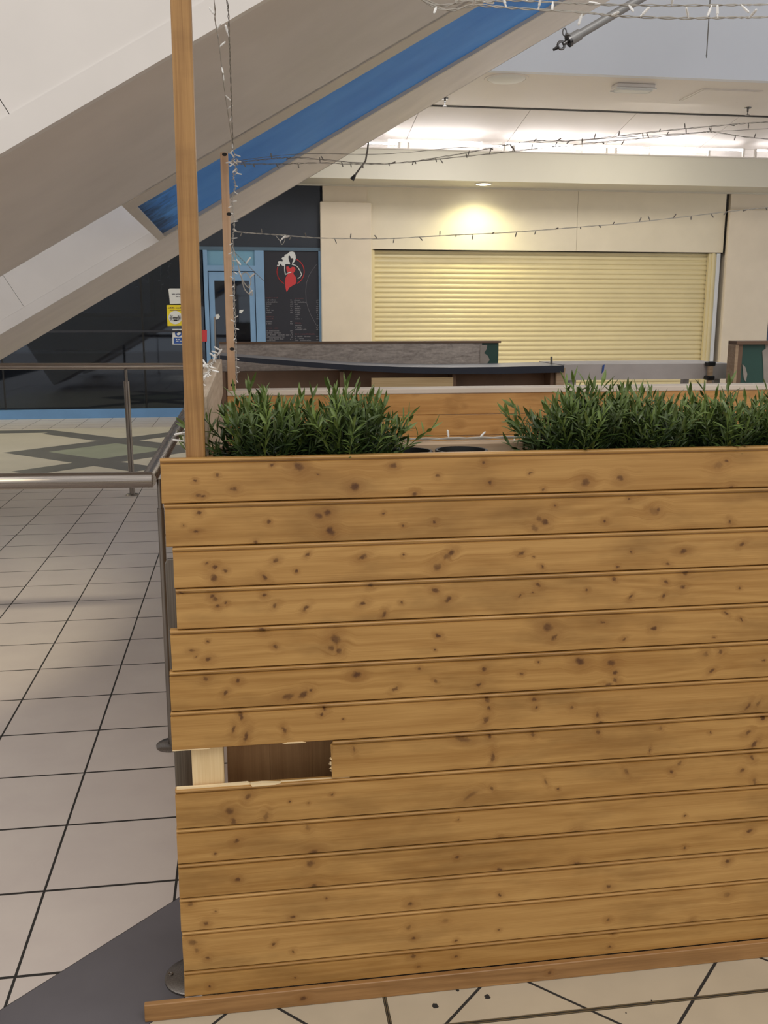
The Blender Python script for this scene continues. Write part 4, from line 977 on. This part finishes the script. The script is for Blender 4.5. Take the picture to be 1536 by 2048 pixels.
string(PX([(470,322),(600,308)]+zz([(0,616),(300,590),(560,575),(800,560),(1250,530),(1536,515),(2000,490),(3200,400)]), Yv+.01), 'thin bare fairy light wire between the pair crossing below the cove', r=.0008, bulbs=0, seed=3, wire='darkcable', wob=.001)
string(PX([(468,463),(510,467),(560,470),(640,476)]+zz([(0,955),(250,942),(500,930),(760,910),(1000,890),(1390,845),(1536,830),(2000,780),(3200,640)]), Yv), 'fairy light string sagging across the shutter and cream fascia', bulbs=50, bulb=me_b2, seed=4, wob=.003, r=.0013)
string(PX([(552,472),(560,482),(564,489),(569,482),(569,475),(562,470)], Yv-.005), 'small loop of fairy light wire hanging off the lower string above the lady logo', bulbs=2, seed=5, r=.0012, wob=.001)
Yt = 2.35
string([Vector((-.088, 1.94, 2.43))]+PX(zz([(100,-40),(340,4),(520,2),(700,10),(870,18),(1140,22),(1400,20),(1536,18),(2000,6),(3000,-60),(4200,-200)]), Yt), 'pale fairy light string along the very top edge, upper of the two', bulbs=38, seed=6, r=.0018)
string([Vector((-.088, 1.94, 2.43))]+PX(zz([(120,-20),(380,20),(560,35),(800,50),(950,65),(1200,73),(1400,70),(1536,68),(2000,40),(3000,-50),(4200,-200)]), Yt-.02), 'pale fairy light string along the very top edge, lower of the two', bulbs=40, seed=7, r=.002)
def lean(l):
    out = []
    for x, y in l: out.append(atY(x, y, 2.45+(Yv-2.45)*max(0, min(1, y/300))))
    return out
string([Vector((-.088, 1.94, 2.43))]+lean([(424,-25),(430,40),(437,80),(443,130),(449,180),(457,235),(466,296)]), 'fairy light string with white bulbs hanging beside the tall post', bulbs=14, seed=8, r=.0013, wob=.002, scale=.75)
string([Vector((-.088, 1.94, 2.43))]+lean([(447,-25),(456,20),(458,70),(460,120),(462,180),(464,240),(466,298)]), 'twisted bare fairy light wire hanging right of the bulb string', bulbs=1, seed=9, r=.0013, wob=.004, wire='darkcable')
string(PX([(464,296),(470,312),(463,322),(474,330),(466,322),(474,318),(470,332),(474,340),(470,350)], Yv-.015), 'tangled knot of fairy lights at the head of the thin post', bulbs=12, seed=10, r=.0013, wob=.003, scale=.8)
string(PX([(471,335),(466,352),(470,372),(464,395),(466,420),(468,450),(465,480),(466,520),(468,560),(468,600),(470,640),(471,680),(472,720),(473,765)], Yv-.004), 'fairy light string wound down the thin post', bulbs=30, seed=11, r=.0014, wob=.008, scale=.62)
string(PX([(468,500),(476,530),(485,560),(497,575),(502,560),(493,545),(483,552),(490,580),(505,590),(498,570)], Yv-.01), 'loose coil of fairy light wire hanging right of the thin post', bulbs=5, seed=12, r=.0016, wob=.003)
string(PX([(470,505),(490,525),(510,545),(528,562)], Yv-.012), 'single fairy light wire end slanting over the door frame', bulbs=1, seed=13, r=.001, wob=.001, wire='darkcable')
string([(-.1, 2.0, 1.352), (-.09, 2.2, 1.352), (-.1, 2.45, 1.352), (-.085, 2.7, 1.352), (-.1, 2.95, 1.352), (-.09, 3.2, 1.352), (-.09, 3.4, 1.355), (-.07, 3.62, 1.38)], 'fairy light string laid along the grey side rail', bulbs=30, seed=14, r=.0018, wob=.008)
string(PX([(375,852),(372,862),(368,880),(372,905)], YF+.055), 'short run of fairy lights behind the foot of the tall post', bulbs=3, seed=15, r=.0012, wob=.0006, scale=.8)
string([(.12, 2.05, 1.235), (.3, 2.056, 1.235), (.5, 2.052, 1.235), (.7, 2.056, 1.235), (.9, 2.052, 1.235), (1.4, 2.056, 1.235)], 'white fairy light string lying on the ledge behind the plants', bulbs=14, seed=16, r=.0028, wob=.004, scale=.7)
for k, (x, y0, y1) in enumerate(((268,528,578),(293,520,566),(320,515,580),(336,510,558))):
    string(PX([(x, y0), (x+1, (y0+y1)/2), (x+3, y1)], F+.12), ('leftmost of four faint icicle light strands inside the dark shop glass', 'second from the left of four faint icicle light strands inside the shop', 'third from the left of four faint icicle light strands inside the shop', 'icicle light strand nearest the tall post, inside the dark shop')[k], bulbs=5, seed=30+k, r=.004, wob=.01, scale=1.6, group='icicle strands inside the dark shop')
